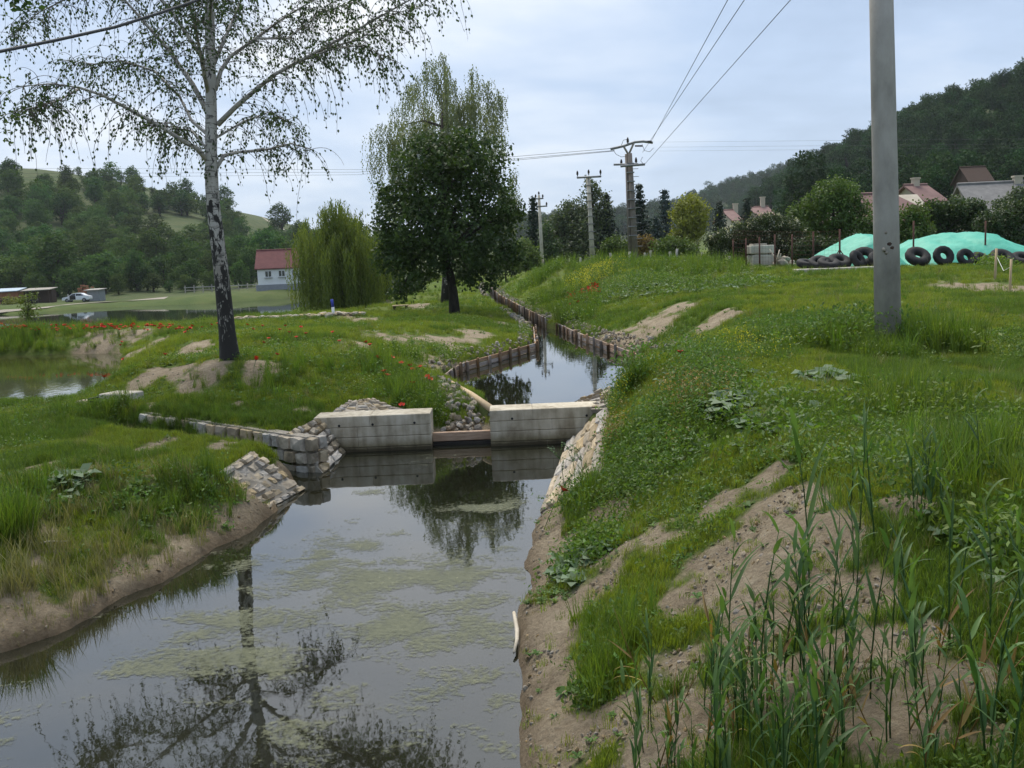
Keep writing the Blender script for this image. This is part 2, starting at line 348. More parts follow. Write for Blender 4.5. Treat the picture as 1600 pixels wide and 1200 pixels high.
def water_mat(name, murk, ior=1.75, wave=0.02, wscale=6.0):
    mt, t, out = newmat(name); pos = geo_pos(t)
    n = N(t, 'ShaderNodeTexNoise', _Scale=wscale, _Detail=3.0, _Roughness=0.5); mp = N(t, 'ShaderNodeMapping'); mp.inputs['Scale'].default_value = (1, .6, 1); L(t, pos, mp.inputs[0]); L(t, mp.outputs[0], n.inputs['Vector'])
    bp = N(t, 'ShaderNodeBump', _Strength=wave, _Distance=0.05); L(t, n.outputs[0], bp.inputs['Height'])
    n2 = N(t, 'ShaderNodeTexNoise', _Scale=0.7, _Detail=4.0); L(t, pos, n2.inputs['Vector'])
    col = ramp_node(t, n2.outputs[0], [(0.35, tuple(c*.7 for c in murk)), (0.65, tuple(c*1.3 for c in murk))])
    d = N(t, 'ShaderNodeBsdfDiffuse'); L(t, col, d.inputs[0])
    g = N(t, 'ShaderNodeBsdfGlossy', _Roughness=0.02); L(t, bp.outputs[0], g.inputs['Normal']); g.inputs[0].default_value = (.93, .95, .97, 1)
    fr = N(t, 'ShaderNodeFresnel', _IOR=ior); ms = N(t, 'ShaderNodeMixShader'); L(t, fr.outputs[0], ms.inputs[0]); L(t, d.outputs[0], ms.inputs[1]); L(t, g.outputs[0], ms.inputs[2])
    L(t, ms.outputs[0], out.inputs[0]); return mt
MAT['water'] = water_mat('water', (.014, .014, .008), 2.0, .012)
MAT['water_pond'] = water_mat('water_pond', (.050, .052, .018), 1.5, .02)
MAT['water_lake'] = water_mat('water_lake', (.035, .045, .022), 1.4, .03, 3.0)

# ------------------------------------------------------------------ terrain
near_pool = [tuple(gnd(*q, 0)) for q in [(0,1022),(110,985),(215,930),(310,875),(400,828),(440,795),(470,768)]]
near_pool = [(-6.5,-4),(-6.2,2),(-5.4,4.6),(-4.5,6.1)] + near_pool + [(-2.65,11.9),(-2.75,12.65),(-2.39,14.32),(0.80,14.32)] + \
    [tuple(gnd(*q, 0)) for q in [(890,692),(880,730),(855,790),(835,840),(815,900),(800,985),(806,1090),(815,1200)]] + [(-0.02,3.6),(-.05,1.5),(-.1,-4)]
inlet = [(-2.5,11.75),(-3.1,12.2),(-4.5,13.15),(-6.1,14.3),(-5.85,14.8),(-3.35,13.22),(-2.5,12.6)]
up_left = [tuple(gnd(*q, .15)) for q in [(775,640),(700,600),(730,580),(840,548),(837,520)]]
creek_l = [tuple(gnd(*q, .15)) for q in [(800,492),(768,470),(757,456),(762,447)]]
creek_r = [tuple(gnd(*q, .15)) for q in [(768,447),(766,455),(780,470),(815,492),(850,512)]]
up_right = [tuple(gnd(*q, .15)) for q in [(870,515),(900,530),(950,550),(1005,572)]]
up_pool = [(-.40,14.9)] + up_left + [(up_right[0][0]-.25, up_right[0][1]+.4)] + up_right + [(3.0,20.5),(2.2,17.6),(1.35,15.9),(1.15,14.9)]
creek = [up_left[-1]] + creek_l + creek_r + [(up_right[0][0]-.3, up_right[0][1]+.2)]
pond = [(-9.33,17.9),(-7.8,17.86),(-7.9,19.5),(-10.0,25.5),(-11.4,29.0),(-15.5,30.0),(-24,30.6),(-32,26),(-24,17.6),(-14,17.6)]
lake = [(-150,122),(-68,134),(-57,145),(-43,144.5),(-32,153),(-20,158),(-12,140),(-11,100),(-14,66),(-40,62),(-100,62),(-150,70)]
def sdf(poly, x, y):
    p = np.array(poly, float); q = np.roll(p, -1, 0)
    best = np.full(x.shape, 1e18); ins = np.zeros(x.shape, bool)
    for (ax, ay), (bx, by) in zip(p, q):
        dx, dy = bx-ax, by-ay; l2 = dx*dx+dy*dy+1e-12
        t = np.clip(((x-ax)*dx+(y-ay)*dy)/l2, 0, 1)
        best = np.minimum(best, (x-ax-t*dx)**2+(y-ay-t*dy)**2)
        c = (ay > y) != (by > y)
        with np.errstate(divide='ignore', invalid='ignore'):
            ins ^= c & (x < (bx-ax)*(y-ay)/np.where(by == ay, 1e-12, by-ay)+ax)
    d = np.sqrt(best); return np.where(ins, -d, d)
PL = np.array([(2,2,1.2),(5,3,1.3),(4,6,1.3),(3.5,9,1.25),(2.4,12.5,1.25),(5,13.2,1.24),(9,13,1.3),(10,20,1.32),(3.8,17,1.25),(5,24,1.35),(16,37,1.58),(24,37,1.6),(40,40,1.7),(8,33,1.4),(9,45,1.9),(12,37,1.72),
 (7.6,60,2.2),(2.9,70,1.7),(13,60,2.2),(25,60,2.1),(0,85,1.2),(-1.5,110,.8),(-3,60,.6),(-3.5,80,.5),
 (-8,2,.8),(-6,6,.72),(-5,9,.62),(-6.5,9,.75),(-3.4,11,.5),(-5.5,11.5,.66),(-4.3,11.9,.50),(-5.2,12.6,.55),(-8,12.5,.64),(-9,15,.62),(-8,16.5,.42),(-10,16.5,.42),(-14,16.5,.42),(-18,16.5,.42),(-7,15.2,.62),(-14,14,.58),(-20,14,.75),
 (-4,15.4,.66),(-3,15,.55),(-3,13.6,.48),(-4,14.3,.52),(-5,15.1,.60),(-5.6,15.6,.65),(-4.84,17,1.16),(-6.5,18,1.0),(-3.6,19,1.05),(-7,24,1.05),(-4.5,24,1.05),(-9,31,.9),(-16,33,.92),(-26,33,.92),(-6,34,.92),(-3.6,30,.85),(-2.06,38,.6),(-2.83,45,.66),(-6,42,.5),(-8,54,-.2),
 (-20,42,.0),(-20,56,-1.7),(-60,50,-1.5),(-60,40,.3),(-60,33,.95),(-65,160,-1.75),(-90,170,-1.6),(-36,160,-1.1),(-20,175,-.8),(-60,190,-.6),(-100,200,-.5),(0,160,.2),(30,110,2.6),(60,120,3.2),(90,90,2.6),(40,160,4.0),(0,250,1.0),(100,200,6),(-150,160,-1.5)], float)
WL = np.array([(1,4,2.4),(1,8,2.2),(1.2,11,1.6),(1.6,13.5,1.25),(2,17,1.5),(4,22,1.9),(4.5,26,2.6),(5,32,4.2),(4,45,4.5),(1,60,3.5),
 (-4,6,2.1),(-4,9,1.9),(-3.3,11,.5),(-3.3,14.5,.8),(-2.5,17,2.0),(-3.5,20,2.6),(-3,26,3.6),(-2,33,3.2),(-2.5,45,2.5),(-3,60,2.5),(-9,18,1.3),(-8,24,2.0),(-14,31,1.6),(-40,60,6),(-40,150,5)], float)
def idw(T, x, y, p=3.2):
    num = 0; den = 0
    for a, b, c in T:
        s = 0.6+0.03*b
        w = 1/(((x-a)**2+(y-b)**2)/(s*s)+.15)**(p/2); num = num+w*c; den = den+w
    return num/den
def ridge(pts, Y):
    q = [at(px, py, Y) for px, py in pts]; return np.array([a.x for a in q]), np.array([a.z for a in q])
RL = ridge([(-900,330),(-300,300),(-60,272),(60,266),(110,268),(180,284),(260,312),(330,326),(400,344),(440,364),(480,388),(600,402),(760,400)], 420)
RR = ridge([(1225,372),(1250,322),(1300,282),(1360,248),(1420,220),(1500,180),(1600,150),(1800,95),(2400,60)], 330)
RF = ridge([(400,396),(700,372),(900,352),(1000,342),(1060,335),(1110,312),(1180,292),(1250,274),(1300,262),(1500,240),(2200,240)], 900)
def hills(x, y):
    a = np.interp(x, RL[0], RL[1], right=0)*sstep((y-188)/(420-188))*(1-.5*sstep((y-420)/500)); a = np.where(x > RL[0][-1], 0, a)
    b = np.interp(x, RR[0], RR[1]-3, left=0)*sstep((y-150)/(330-150))**.85*(1-.6*sstep((y-340)/250)); b = np.where(x < RR[0][0], 0, b)
    c = np.interp(x, RF[0], RF[1]-2)*sstep((y-520)/380)*(1-.5*sstep((y-900)/500))
    a += (y > 200)*(fbm(x, y, 60, 5, 3)*3*sstep((y-200)/80))
    return np.maximum(np.maximum(a, b), c)
PLANES = []
def terrain(x, y, noise=True, pool=False):
    x = np.asarray(x, float); y = np.asarray(y, float)
    P = idw(PL, x, y); W = idw(WL, x, y)
    if noise:
        P = P+fbm(x, y, 3.0, 3, 4)*np.clip(.10+y*.002, 0, .25)
    z = P.copy(); dn = np.full(x.shape, 1e3); first = True
    for poly, zb, lip, ww, dep in ((near_pool, 0, .05, 1, .5), (inlet, 0, .3, 0.35, .2), (up_pool, .15, .20, 1, .5), (creek, .15, .20, 1, .3), (pond, .35, .06, .8, .5), (lake, -2.3, .15, 1, .8)):
        d = sdf(poly, x, y)
        if noise: d = d+fbm(x, y, .8, 11, 3)*np.where(lip > .2, .04, .16)
        if poly is up_pool or poly is creek: d = d-.13
        f = np.clip(d/(W*ww), 0, 1); f = 1-(1-f)**1.3
        s = zb+lip*np.clip(d/.07, 0, 1)+(P-zb-lip)*f
        s = np.where(d < 0, zb-.03-dep*(1-np.exp(np.minimum(d, 0)/.5)), s)
        z = np.where(d < W*ww, np.minimum(z, s), z); dn = np.minimum(dn, d)
        if first: d_pool = d; first = False
    for poly, (a0, a1, a2) in PLANES: z = np.where(sdf(poly, x, y) < .12, np.minimum(z, a0*x+a1*y+a2-.05), z)
    z = z+hills(x, y)
    if pool: return z, dn, d_pool
    return z, dn
def tz(x, y): return float(terrain(np.array([x]), np.array([y]))[0][0])
def hit(px, py, lift=0.0):
    """first point of the ground along a line of sight"""
    d = ray(px, py); ts = 1.5*1.012**np.arange(0, 560); ts = ts[ts < 900]
    X, Y, Z = d.x*ts, d.y*ts, H+d.z*ts
    z, _ = terrain(X, Y); k = np.nonzero(Z < z+lift)[0]
    i = k[0] if len(k) else len(ts)-1
    if i > 0:
        a, b = Z[i-1]-z[i-1]-lift, Z[i]-z[i]-lift; w = a/(a-b) if a != b else 1
        t = ts[i-1]+(ts[i]-ts[i-1])*min(max(w, 0), 1)
    else: t = ts[0]
    return Vector((d.x*t, d.y*t, H+d.z*t))

APR = [('pale stone apron on the near left bank before the inlet', [(337,741,.50),(391,706,.52),(476,768,-.03),(408,804,-.03)], 6, 5, .05),
 ('pale stone apron between inlet wall and left weir block', [(446,679,.46),(494,655,.52),(552,698,-.03),(506,743,-.03)], 6, 6, .05),
 ('stone paving on the grass slope behind the left weir block', [(516,648,.47),(546,628,.55),(584,626,.57),(642,647,.45)], 6, 7, .035),
 ('weathered stone apron right of the weir under the weeds', [(891,692,-.03),(950,640,.62),(940,738,.52),(846,806,-.03)], 5, 6, .05),
 ('stone paving behind the right weir block at the pool edge', [(885,642,.20),(900,630,.30),(955,604,.62),(950,640,.62)], 5, 6, .04)]
for lab, q, *_ in APR:
    w = np.array([(*gnd(a, b, z), z) for a, b, z in q]); A3 = np.c_[w[:, :2], np.ones(4)]; cf = np.linalg.lstsq(A3, w[:, 2], rcond=None)[0]
    PLANES.append(([(a, b) for a, b in w[:, :2]], tuple(cf)))
# bare soil: (px, py, radius px, strength) spots of the photograph turned into places on the ground
SOIL_PX = [(1200,745,45,1),(1120,790,55,1),(1040,840,50,.9),(1220,800,70,1),(1150,860,80,1),(1260,860,70,1),(960,870,40,.7),(930,920,45,.8),(1090,930,60,.9),(1200,950,90,1),(1330,930,70,.9),(1060,1030,60,.9),(1290,1050,100,1),(1420,1020,80,.9),(1500,1080,90,1),(1400,1130,110,1),(1560,1150,80,.9),(960,1120,60,.8),(1050,1150,80,.8),(1430,790,45,.9),(1560,800,40,.6),(950,800,40,.7),(900,950,40,.8),
 (1030,500,35,1),(1000,525,40,1),(960,530,35,.8),(1060,480,25,.7),(1130,490,30,.6),(1180,470,25,.6),(1100,510,25,.5),
 (280,578,22,1),(330,576,24,1),(235,592,22,.9),(210,610,25,.8),(400,577,18,1),(430,574,14,.8),(300,596,20,.8),(250,630,20,.7),(370,630,14,.7),(470,640,16,.6),
 (640,530,50,.6),(700,535,45,.7),(600,520,40,.5),(740,520,35,.6),(660,560,40,.7),(560,540,35,.4),(790,505,25,.5),(640,500,30,.5),(720,600,25,.8),(690,570,25,.8),
 (150,548,60,.8),(230,546,45,.8),(300,543,35,.6),(120,745,60,.7),(40,740,40,.8),(250,700,40,.5),(340,700,40,.8),(200,790,45,.4),(60,880,60,.5),(150,850,60,.5),(260,830,50,.5),(30,930,60,.6),(110,810,90,.47),(250,850,80,.52),(330,800,55,.45),(200,770,50,.42),(180,900,80,.6),(60,960,60,.7),(20,830,60,.45),
 (1580,455,70,1.2),(1500,462,35,.8),(1420,462,20,.6),(1290,487,25,.4),(1560,520,30,.4),(840,470,30,.5),(870,490,25,.6),(900,495,18,.6),(600,476,25,.5),(560,497,40,.5),(650,478,18,.7)]
SOIL = []
for px, py, pr, st in SOIL_PX:
    h_ = hit(px, py); rw = pr*h_.y/F
    SOIL.append((h_.x, h_.y, rw*1.0, min(rw*2.2, rw*(.6+.35*h_.y/2.0)) if h_.y > 8 else rw*1.25, st))
def soil_mask(x, y, dn):
    s = np.zeros(x.shape)
    for a, b, rx, ry, st in SOIL:
        s = np.maximum(s, st*np.exp(-(((x-a)/rx)**2+((y-b)/ry)**2)*.9))
    edge = np.clip(1.35-dn/np.where(x > -1.2, .36, .30), 0, 1)*np.where(y < 15, 1, 0)
    s = np.maximum(s, edge)
    return np.clip(s+fbm(x, y, .9, 21, 4)*.6*np.clip(s*3, .25, 1)+fbm(x, y, .22, 23, 3)*.5*np.clip(s*2.2, .1, 1), 0, 1)

def axis(lo, hi, a, b, step, g):
    v = list(np.arange(a, b, step)); s = step
    while v[-1] < hi: s *= g; v.append(v[-1]+s)
    s = step; w = []
    x = a
    while x > lo: s *= g; x -= s; w.append(x)
    return np.array(w[::-1]+v)
gx = axis(-1500, 1500, -6.5, 6.5, .055, 1.04); gy = axis(-6, 1700, 2.5, 15.5, .055, 1.026)
X, Y = np.meshgrid(gx, gy); Z, DN, DP = terrain(X, Y, True, True)
SM = soil_mask(X.ravel(), Y.ravel(), DP.ravel()).reshape(X.shape)
nearw = np.clip(1-Y/30, 0, 1)
Z = Z+nearw*SM*(fbm(X, Y, .32, 31, 4)*.10+np.abs(fbm(X, Y, .14, 37, 2))*.05)*np.clip(DN/.3+.15, 0, 1)+nearw*(1-SM)*fbm(X, Y, .35, 41, 2)*.03*(DN > 0)
nx, ny = len(gx), len(gy)
def grid_mesh(name, X, Y, Z, mat, attrs=None):
    ny, nx = X.shape; me = bpy.data.meshes.new(name)
    co = np.stack([X, Y, Z], -1).reshape(-1, 3).astype(np.float32)
    i = np.arange(nx*ny).reshape(ny, nx); f = np.stack([i[:-1, :-1], i[:-1, 1:], i[1:, 1:], i[1:, :-1]], -1).reshape(-1, 4)
    me.vertices.add(len(co)); me.vertices.foreach_set('co', co.ravel())
    me.loops.add(f.size); me.loops.foreach_set('vertex_index', f.ravel().astype(np.int32))
    me.polygons.add(len(f)); me.polygons.foreach_set('loop_start', np.arange(0, f.size, 4, dtype=np.int32)); me.polygons.foreach_set('loop_total', np.full(len(f), 4, np.int32))
    me.polygons.foreach_set('use_smooth', np.ones(len(f), bool)); me.materials.append(mat); me.update(calc_edges=True)
    for k, vv in (attrs or {}).items():
        a = me.attributes.new(k, 'FLOAT', 'POINT'); a.data.foreach_set('value', vv.ravel().astype(np.float32))
    return me
def ground_mat():
    mt, t, out = newmat('ground'); pos = geo_pos(t)
    a = N(t, 'ShaderNodeAttribute', attribute_name='soil'); wet = N(t, 'ShaderNodeAttribute', attribute_name='wet')
    nf = N(t, 'ShaderNodeTexNoise', _Scale=2.6, _Detail=8.0, _Roughness=0.65); L(t, pos, nf.inputs['Vector'])
    nm = N(t, 'ShaderNodeTexNoise', _Scale=0.23, _Detail=6.0, _Roughness=0.6); L(t, pos, nm.inputs['Vector'])
    ng = N(t, 'ShaderNodeTexNoise', _Scale=22.0, _Detail=9.0, _Roughness=0.75); L(t, pos, ng.inputs['Vector'])
    soil = ramp_node(t, M(t, 'ADD', M(t, 'MULTIPLY', nf.outputs[0], .45), M(t, 'MULTIPLY', ng.outputs[0], .55)), [(0.32, (.10, .074, .048)), (0.44, (.26, .205, .138)), (0.54, (.34, .275, .190)), (0.66, (.46, .39, .28))])
    gr = ramp_node(t, M(t, 'ADD', M(t, 'MULTIPLY', nm.outputs[0], .6), M(t, 'MULTIPLY', nf.outputs[0], .4)), [(0.32, (.060, .098, .018)), (0.5, (.100, .145, .026)), (0.68, (.150, .165, .045))])
    sy = N(t, 'ShaderNodeSeparateXYZ'); L(t, pos, sy.inputs[0]); mp_ = N(t, 'ShaderNodeMixRGB'); L(t, M(t, 'DIVIDE', M(t, 'SUBTRACT', sy.outputs[1], 110.0), 60.0, None, True), mp_.inputs[0]); L(t, gr, mp_.inputs[1])
    L(t, ramp_node(t, nm.outputs[0], [(0.35, (.045, .070, .022)), (0.65, (.082, .095, .038))]), mp_.inputs[2]); gr = mp_.outputs[0]     # rough pasture beyond the lake
    k = M(t, 'ADD', a.outputs['Fac'], M(t, 'MULTIPLY', M(t, 'SUBTRACT', nf.outputs[0], .5), 1.1))
    k = ramp_node(t, k, [(0.30, (0, 0, 0)), (0.55, (1, 1, 1))])
    mx = N(t, 'ShaderNodeMixRGB'); L(t, k, mx.inputs[0]); L(t, gr, mx.inputs[1]); L(t, soil, mx.inputs[2])
    mw = N(t, 'ShaderNodeMixRGB', blend_type='MULTIPLY'); L(t, wet.outputs['Fac'], mw.inputs[0]); L(t, mx.outputs[0], mw.inputs[1]); mw.inputs[2].default_value = (.60, .56, .52, 1)
    b = N(t, 'ShaderNodeBsdfPrincipled', _Roughness=.95); b.inputs['Specular IOR Level'].default_value = .15; L(t, mw.outputs[0], b.inputs['Base Color'])
    bp = N(t, 'ShaderNodeBump', _Strength=1.0, _Distance=.07); L(t, M(t, 'ADD', ng.outputs[0], M(t, 'MULTIPLY', nf.outputs[0], .6)), bp.inputs['Height']); L(t, bp.outputs[0], b.inputs['Normal'])
    L(t, b.outputs[0], out.inputs[0]); return mt
MAT['ground'] = ground_mat()
WET = np.clip(1-np.maximum(DN, 0)/.16, 0, 1)
g_o = link('ground', grid_mesh('ground', X, Y, Z, MAT['ground'], {'soil': SM, 'wet': WET}))
tag(g_o, 'grassy earth banks, field and wooded hills with bare soil patches', 'ground', kind='structure')

def water(name, poly, z, mat, label, grow=.9):
    xs = [p[0] for p in poly]; ys = [p[1] for p in poly]; cx, cy = np.mean(xs), np.mean(ys)
    me = bpy.data.meshes.new(name)
    p = np.array(poly); q = np.roll(p, 1, 0); r_ = np.roll(p, -1, 0)
    tdir = unit(r_-q); nrm = np.stack([tdir[:, 1], -tdir[:, 0]], 1)
    area = 0.5*np.sum(p[:, 0]*r_[:, 1]-r_[:, 0]*p[:, 1])
    if area < 0: nrm = -nrm
    w = p+nrm*grow
    me.from_pydata([(a, b, z) for a, b in w], [], [tuple(range(len(w)) if area > 0 else range(len(w)-1, -1, -1))]); me.materials.append(mat); me.update()
    o = link(name, me); return tag(o, label, 'water', kind='structure')
water('pool_water', near_pool, 0, MAT['water'], 'still dark stream pool reflecting the sky and birch', .35)
water('inlet_water', inlet, -.004, MAT['water'], 'shaded water in the stone inlet between the aprons', .1)
water('stream_water', up_pool, .15, MAT['water'], 'pool of the stream above the concrete weir', .12)
water('creek_water', creek, .146, MAT['water'], 'narrow creek winding away behind the upper pool', .1)
water('pond_water', pond, .35, MAT['water_pond'], 'greenish side pond beside the birch', .9)
water('lake_water', lake, -2.3, MAT['water_lake'], 'far lake in front of the white house', 3.0)

# ------------------------------------------------------------------ stonework
def lerp(a, b, t): return a+(b-a)*t
EXCL = []
def stone_patch(parent, quad, rows, cols, th=.06, gap=.012, jit=.16, up=None, r=None):
    """single stones laid in courses over a quad (P00,P10,P11,P01); each stone is an object"""
    r = r or random.Random(len(EXCL)*7+3)
    P = [np.array(q, float) for q in quad]
    nrm = np.cross(P[1]-P[0], P[3]-P[0]); nrm = nrm/np.linalg.norm(nrm)
    if up is not None and np.dot(nrm, up) < 0: nrm = -nrm
    S = lambda u, v: lerp(lerp(P[0], P[1], u), lerp(P[3], P[2], u), v)
    vs = [0]
    for i in range(rows): vs.append(vs[-1]+r.uniform(.75, 1.3))
    vs = [v_/vs[-1] for v_ in vs]
    L_u = np.linalg.norm(P[1]-P[0]); L_v = np.linalg.norm(P[3]-P[0])
    for i in range(rows):
        us = [0]; n = cols+r.choice((-1, 0, 0, 1)) if cols > 3 else cols
        for j in range(n): us.append(us[-1]+r.uniform(.6, 1.4))
        us = [u_/us[-1] for u_ in us]
        for j in range(n):
            u0, u1, v0, v1 = us[j], us[j+1], vs[i], vs[i+1]
            gu, gv = gap/L_u, gap/L_v; du, dv = (u1-u0), (v1-v0)
            k = jit
            cs = [(u0+gu+r.uniform(0, k)*du*.4, v0+gv+r.uniform(0, k)*dv*.5), ((u0+u1)/2+r.uniform(-k, k)*du, v0+gv+r.uniform(-.3*k, .5*k)*dv),
                  (u1-gu-r.uniform(0, k)*du*.4, v0+gv+r.uniform(0, k)*dv*.5), (u1-gu+r.uniform(-.5*k, .2*k)*du, (v0+v1)/2),
                  (u1-gu-r.uniform(0, k)*du*.4, v1-gv-r.uniform(0, k)*dv*.5), ((u0+u1)/2+r.uniform(-k, k)*du, v1-gv-r.uniform(-.3*k, .5*k)*dv),
                  (u0+gu+r.uniform(0, k)*du*.4, v1-gv-r.uniform(0, k)*dv*.5), (u0+gu-r.uniform(-.5*k, .2*k)*du, (v0+v1)/2)]
            c0 = S((u0+u1)/2, (v0+v1)/2)
            h = th*r.uniform(.7, 1.35); tl = [r.uniform(-.012, .012) for _ in range(8)]
            ring0 = [S(*c)-nrm*.06 for c in cs]; ring1 = [S(*c)+nrm*(h*.62+tl[q]*.5) for q, c in enumerate(cs)]
            ring2 = [c0+(S(*c)-c0)*r.uniform(.87, .94)+nrm*(h+tl[q]) for q, c in enumerate(cs)]
            vv = [x-c0 for x in ring0+ring1+ring2]+[nrm*(h*r.uniform(1.0, 1.25))]
            fs = []
            for q in range(8):
                q2 = (q+1) % 8
                fs += [(q, q2, 8+q2, 8+q), (8+q, 8+q2, 16+q2, 16+q), (16+q, 16+q2, 24)]
            me = bpy.data.meshes.new('stone'); me.from_pydata([tuple(x) for x in vv], [], fs); me.materials.append(MAT['stone']); me.update()
            o = link('stone', me, parent); o.location = Vector(c0)-parent.location
def slab(parent, quad, th, off, mat, name='mortar_bed', up=None):
    P = [np.array(q, float) for q in quad]; nrm = np.cross(P[1]-P[0], P[3]-P[0]); nrm /= np.linalg.norm(nrm)
    if up is not None and np.dot(nrm, up) < 0: nrm = -nrm
    base = np.array(parent.location)
    top = [p+nrm*off-base for p in P]; bot = [p-nrm*th-base for p in P]
    b = MB(); b.add(top+bot, [(0, 1, 2, 3), (7, 6, 5, 4)]+[(i, 4+i, 4+(i+1) % 4, (i+1) % 4) for i in range(4)]); b.build(name, mat, parent)
def apron(label, quad, rows, cols, th=.05, gap=.014):
    q3 = [(*gnd(px, py, z), z) for px, py, z in quad] if len(quad[0]) == 3 and quad[0][0] > 50 else quad
    root = empty('stone_apron', tuple(np.mean(np.array(q3), 0)), label, 'stone paving')
    slab(root, q3, .25, .014, MAT['mortar'], up=np.array((0, 0, 1)))
    stone_patch(root, q3, rows, cols, th, gap, up=np.array((0, 0, 1)))
    EXCL.append([(a[0], a[1]) for a in q3]); return root
for lab, q, rw_, cl_, th_ in APR: apron(lab, q, rw_, cl_, th_)
# inlet retaining wall
wall_pts = [(-2.70, 12.76), (-3.38, 13.34), (-4.5, 14.12), (-5.62, 14.92)]
root = empty('retaining_wall', (-4, 13.7, 0), 'grey squared stone wall lining the inlet below the birch', 'stone wall')
hts = [.46, .47, .53, .58]
for k in range(3):
    (ax, ay), (bx, by) = wall_pts[k], wall_pts[k+1]
    q = [(bx, by, -.1), (ax, ay, -.1), (ax-.02, ay+.05, hts[k]), (bx-.02, by+.05, hts[k+1])]
    up = np.array((-.6, -.8, .1)); slab(root, q, .18, .01, MAT['mortar'], 'mortar_core', up)
    stone_patch(root, q, 3, 4 if k == 0 else 6, .07, .012, up=up)
q = [(-2.70, 12.74, -.1), (-2.50, 13.0, -.1), (-2.50, 13.0, .47), (-2.70, 12.74, .46)]; stone_patch(root, q, 3, 2, .05, .012, up=np.array((.8, -.6, 0)))
# sluice box
p = gnd(178, 655, .42); root = empty('sluice_box', (p[0], p[1]+.25, .40), 'small concrete sluice box at pond end of the inlet wall', 'sluice')
b = MB(); b.box((0.05, 0, .1), (.52, .42, .62), -.35, bev=.015); b.build('box_body', MAT['concrete'], root)
b = MB(); b.box((-.30, -.14, .12), (.04, .30, .5), -.35); b.build('groove', MAT['black'], root)
b = MB(); b.box((-.50, .10, .05), (.34, .3, .50), -.35, bev=.02); b.build('wing_wall', MAT['stone'], root)

# ------------------------------------------------------------------ weir
def concrete_block(x0, x1, y0, y1, z1, holes, label):
    root = empty('weir_block', ((x0+x1)/2, (y0+y1)/2, 0), label, 'concrete block')
    cx, cy = (x0+x1)/2, (y0+y1)/2; b = MB(); z0 = -.45; w = x1-x0; d = y1-y0
    lev = [z0, .06, .21, .36, z1]
    b.box((0, .015, (z0+z1)/2-.004), (w-.012, d-.02, z1-z0-.012), 0, 1)
    b.build('core', [MAT['concrete'], MAT['mortar']], root)
    for i in range(4):
        mid = random.uniform(.35, .65)
        for a, c in ((0, mid), (mid, 1)):
            b = MB(); xa, xb = x0-cx+w*a+.002, x0-cx+w*c-.002
            b.box(((xa+xb)/2, 0, (lev[i]+lev[i+1])/2), (xb-xa, d+random.uniform(-.003, .003), lev[i+1]-lev[i]-.0035), 0, bev=.008); b.build('cast_panel', MAT['weir_concrete'], root)
    for hx in holes:
        b = MB(); b.tube([(hx-cx, -d/2-.004, .39), (hx-cx, -d/2+.02, .39)], .018, 10); b.build('tie_hole', MAT['black'], root)
    return root
def weir_concrete():
    mt, t, out = newmat('weir_concrete'); co = geo_pos(t)
    n = N(t, 'ShaderNodeTexNoise', _Scale=2.5, _Detail=8.0, _Roughness=.65); L(t, co, n.inputs['Vector'])
    mp = N(t, 'ShaderNodeMapping'); mp.inputs['Scale'].default_value = (6, 6, .8); L(t, co, mp.inputs[0])
    n2 = N(t, 'ShaderNodeTexNoise', _Scale=2.0, _Detail=5.0); L(t, mp.outputs[0], n2.inputs['Vector'])
    col = ramp_node(t, M(t, 'ADD', M(t, 'MULTIPLY', n.outputs[0], .6), M(t, 'MULTIPLY', n2.outputs[0], .4)), [(.36, (.26, .215, .145)), (.5, (.45, .39, .29)), (.62, (.58, .52, .41))])
    s = N(t, 'ShaderNodeSeparateXYZ'); L(t, co, s.inputs[0])
    wet = ramp_node(t, M(t, 'ADD', s.outputs[2], M(t, 'MULTIPLY', M(t, 'SUBTRACT', n.outputs[0], .5), .12)), [(.03, (.13, .115, .075)), (.085, (.50, .48, .38)), (.19, (1, 1, 1))])   # algae and wet line at the water
    mx = N(t, 'ShaderNodeMixRGB', blend_type='MULTIPLY', _Fac=1.0); L(t, col, mx.inputs[1]); L(t, wet, mx.inputs[2])
    b = N(t, 'ShaderNodeBsdfPrincipled', _Roughness=.9); L(t, mx.outputs[0], b.inputs['Base Color'])
    n3 = N(t, 'ShaderNodeTexNoise', _Scale=45.0, _Detail=4.0); L(t, co, n3.inputs['Vector'])
    bp = N(t, 'ShaderNodeBump', _Strength=.35, _Distance=.01); L(t, n3.outputs[0], bp.inputs['Height']); L(t, bp.outputs[0], b.inputs['Normal']); L(t, b.outputs[0], out.inputs[0]); return mt
MAT['weir_concrete'] = weir_concrete()
concrete_block(-2.86, -1.19, 14.03, 14.55, .52, (-2.5, -2.02, -1.42), 'left concrete block of the weir beside the stone apron')
concrete_block(-.34, 1.36, 14.03, 14.55, .52, (-.02, 1.05), 'right concrete block of the weir running into the weeds')
EXCL += [[(-2.9, 13.9), (1.5, 13.9), (1.5, 14.62), (-2.9, 14.62)]]
root = empty('stop_boards', (-.765, 14.3, 0), 'timber stop boards closing the gap between weir blocks', 'weir boards')
b = MB(); b.box((0, 0, .125), (.846, .08, .13), bev=.008); b.build('plank', MAT['plank'], root)
b = MB(); b.box((0, .01, -.1), (.846, .07, .30)); o = b.build('plank', MAT['wet_wood'], root); o['label'] = 'dark wet lower board'

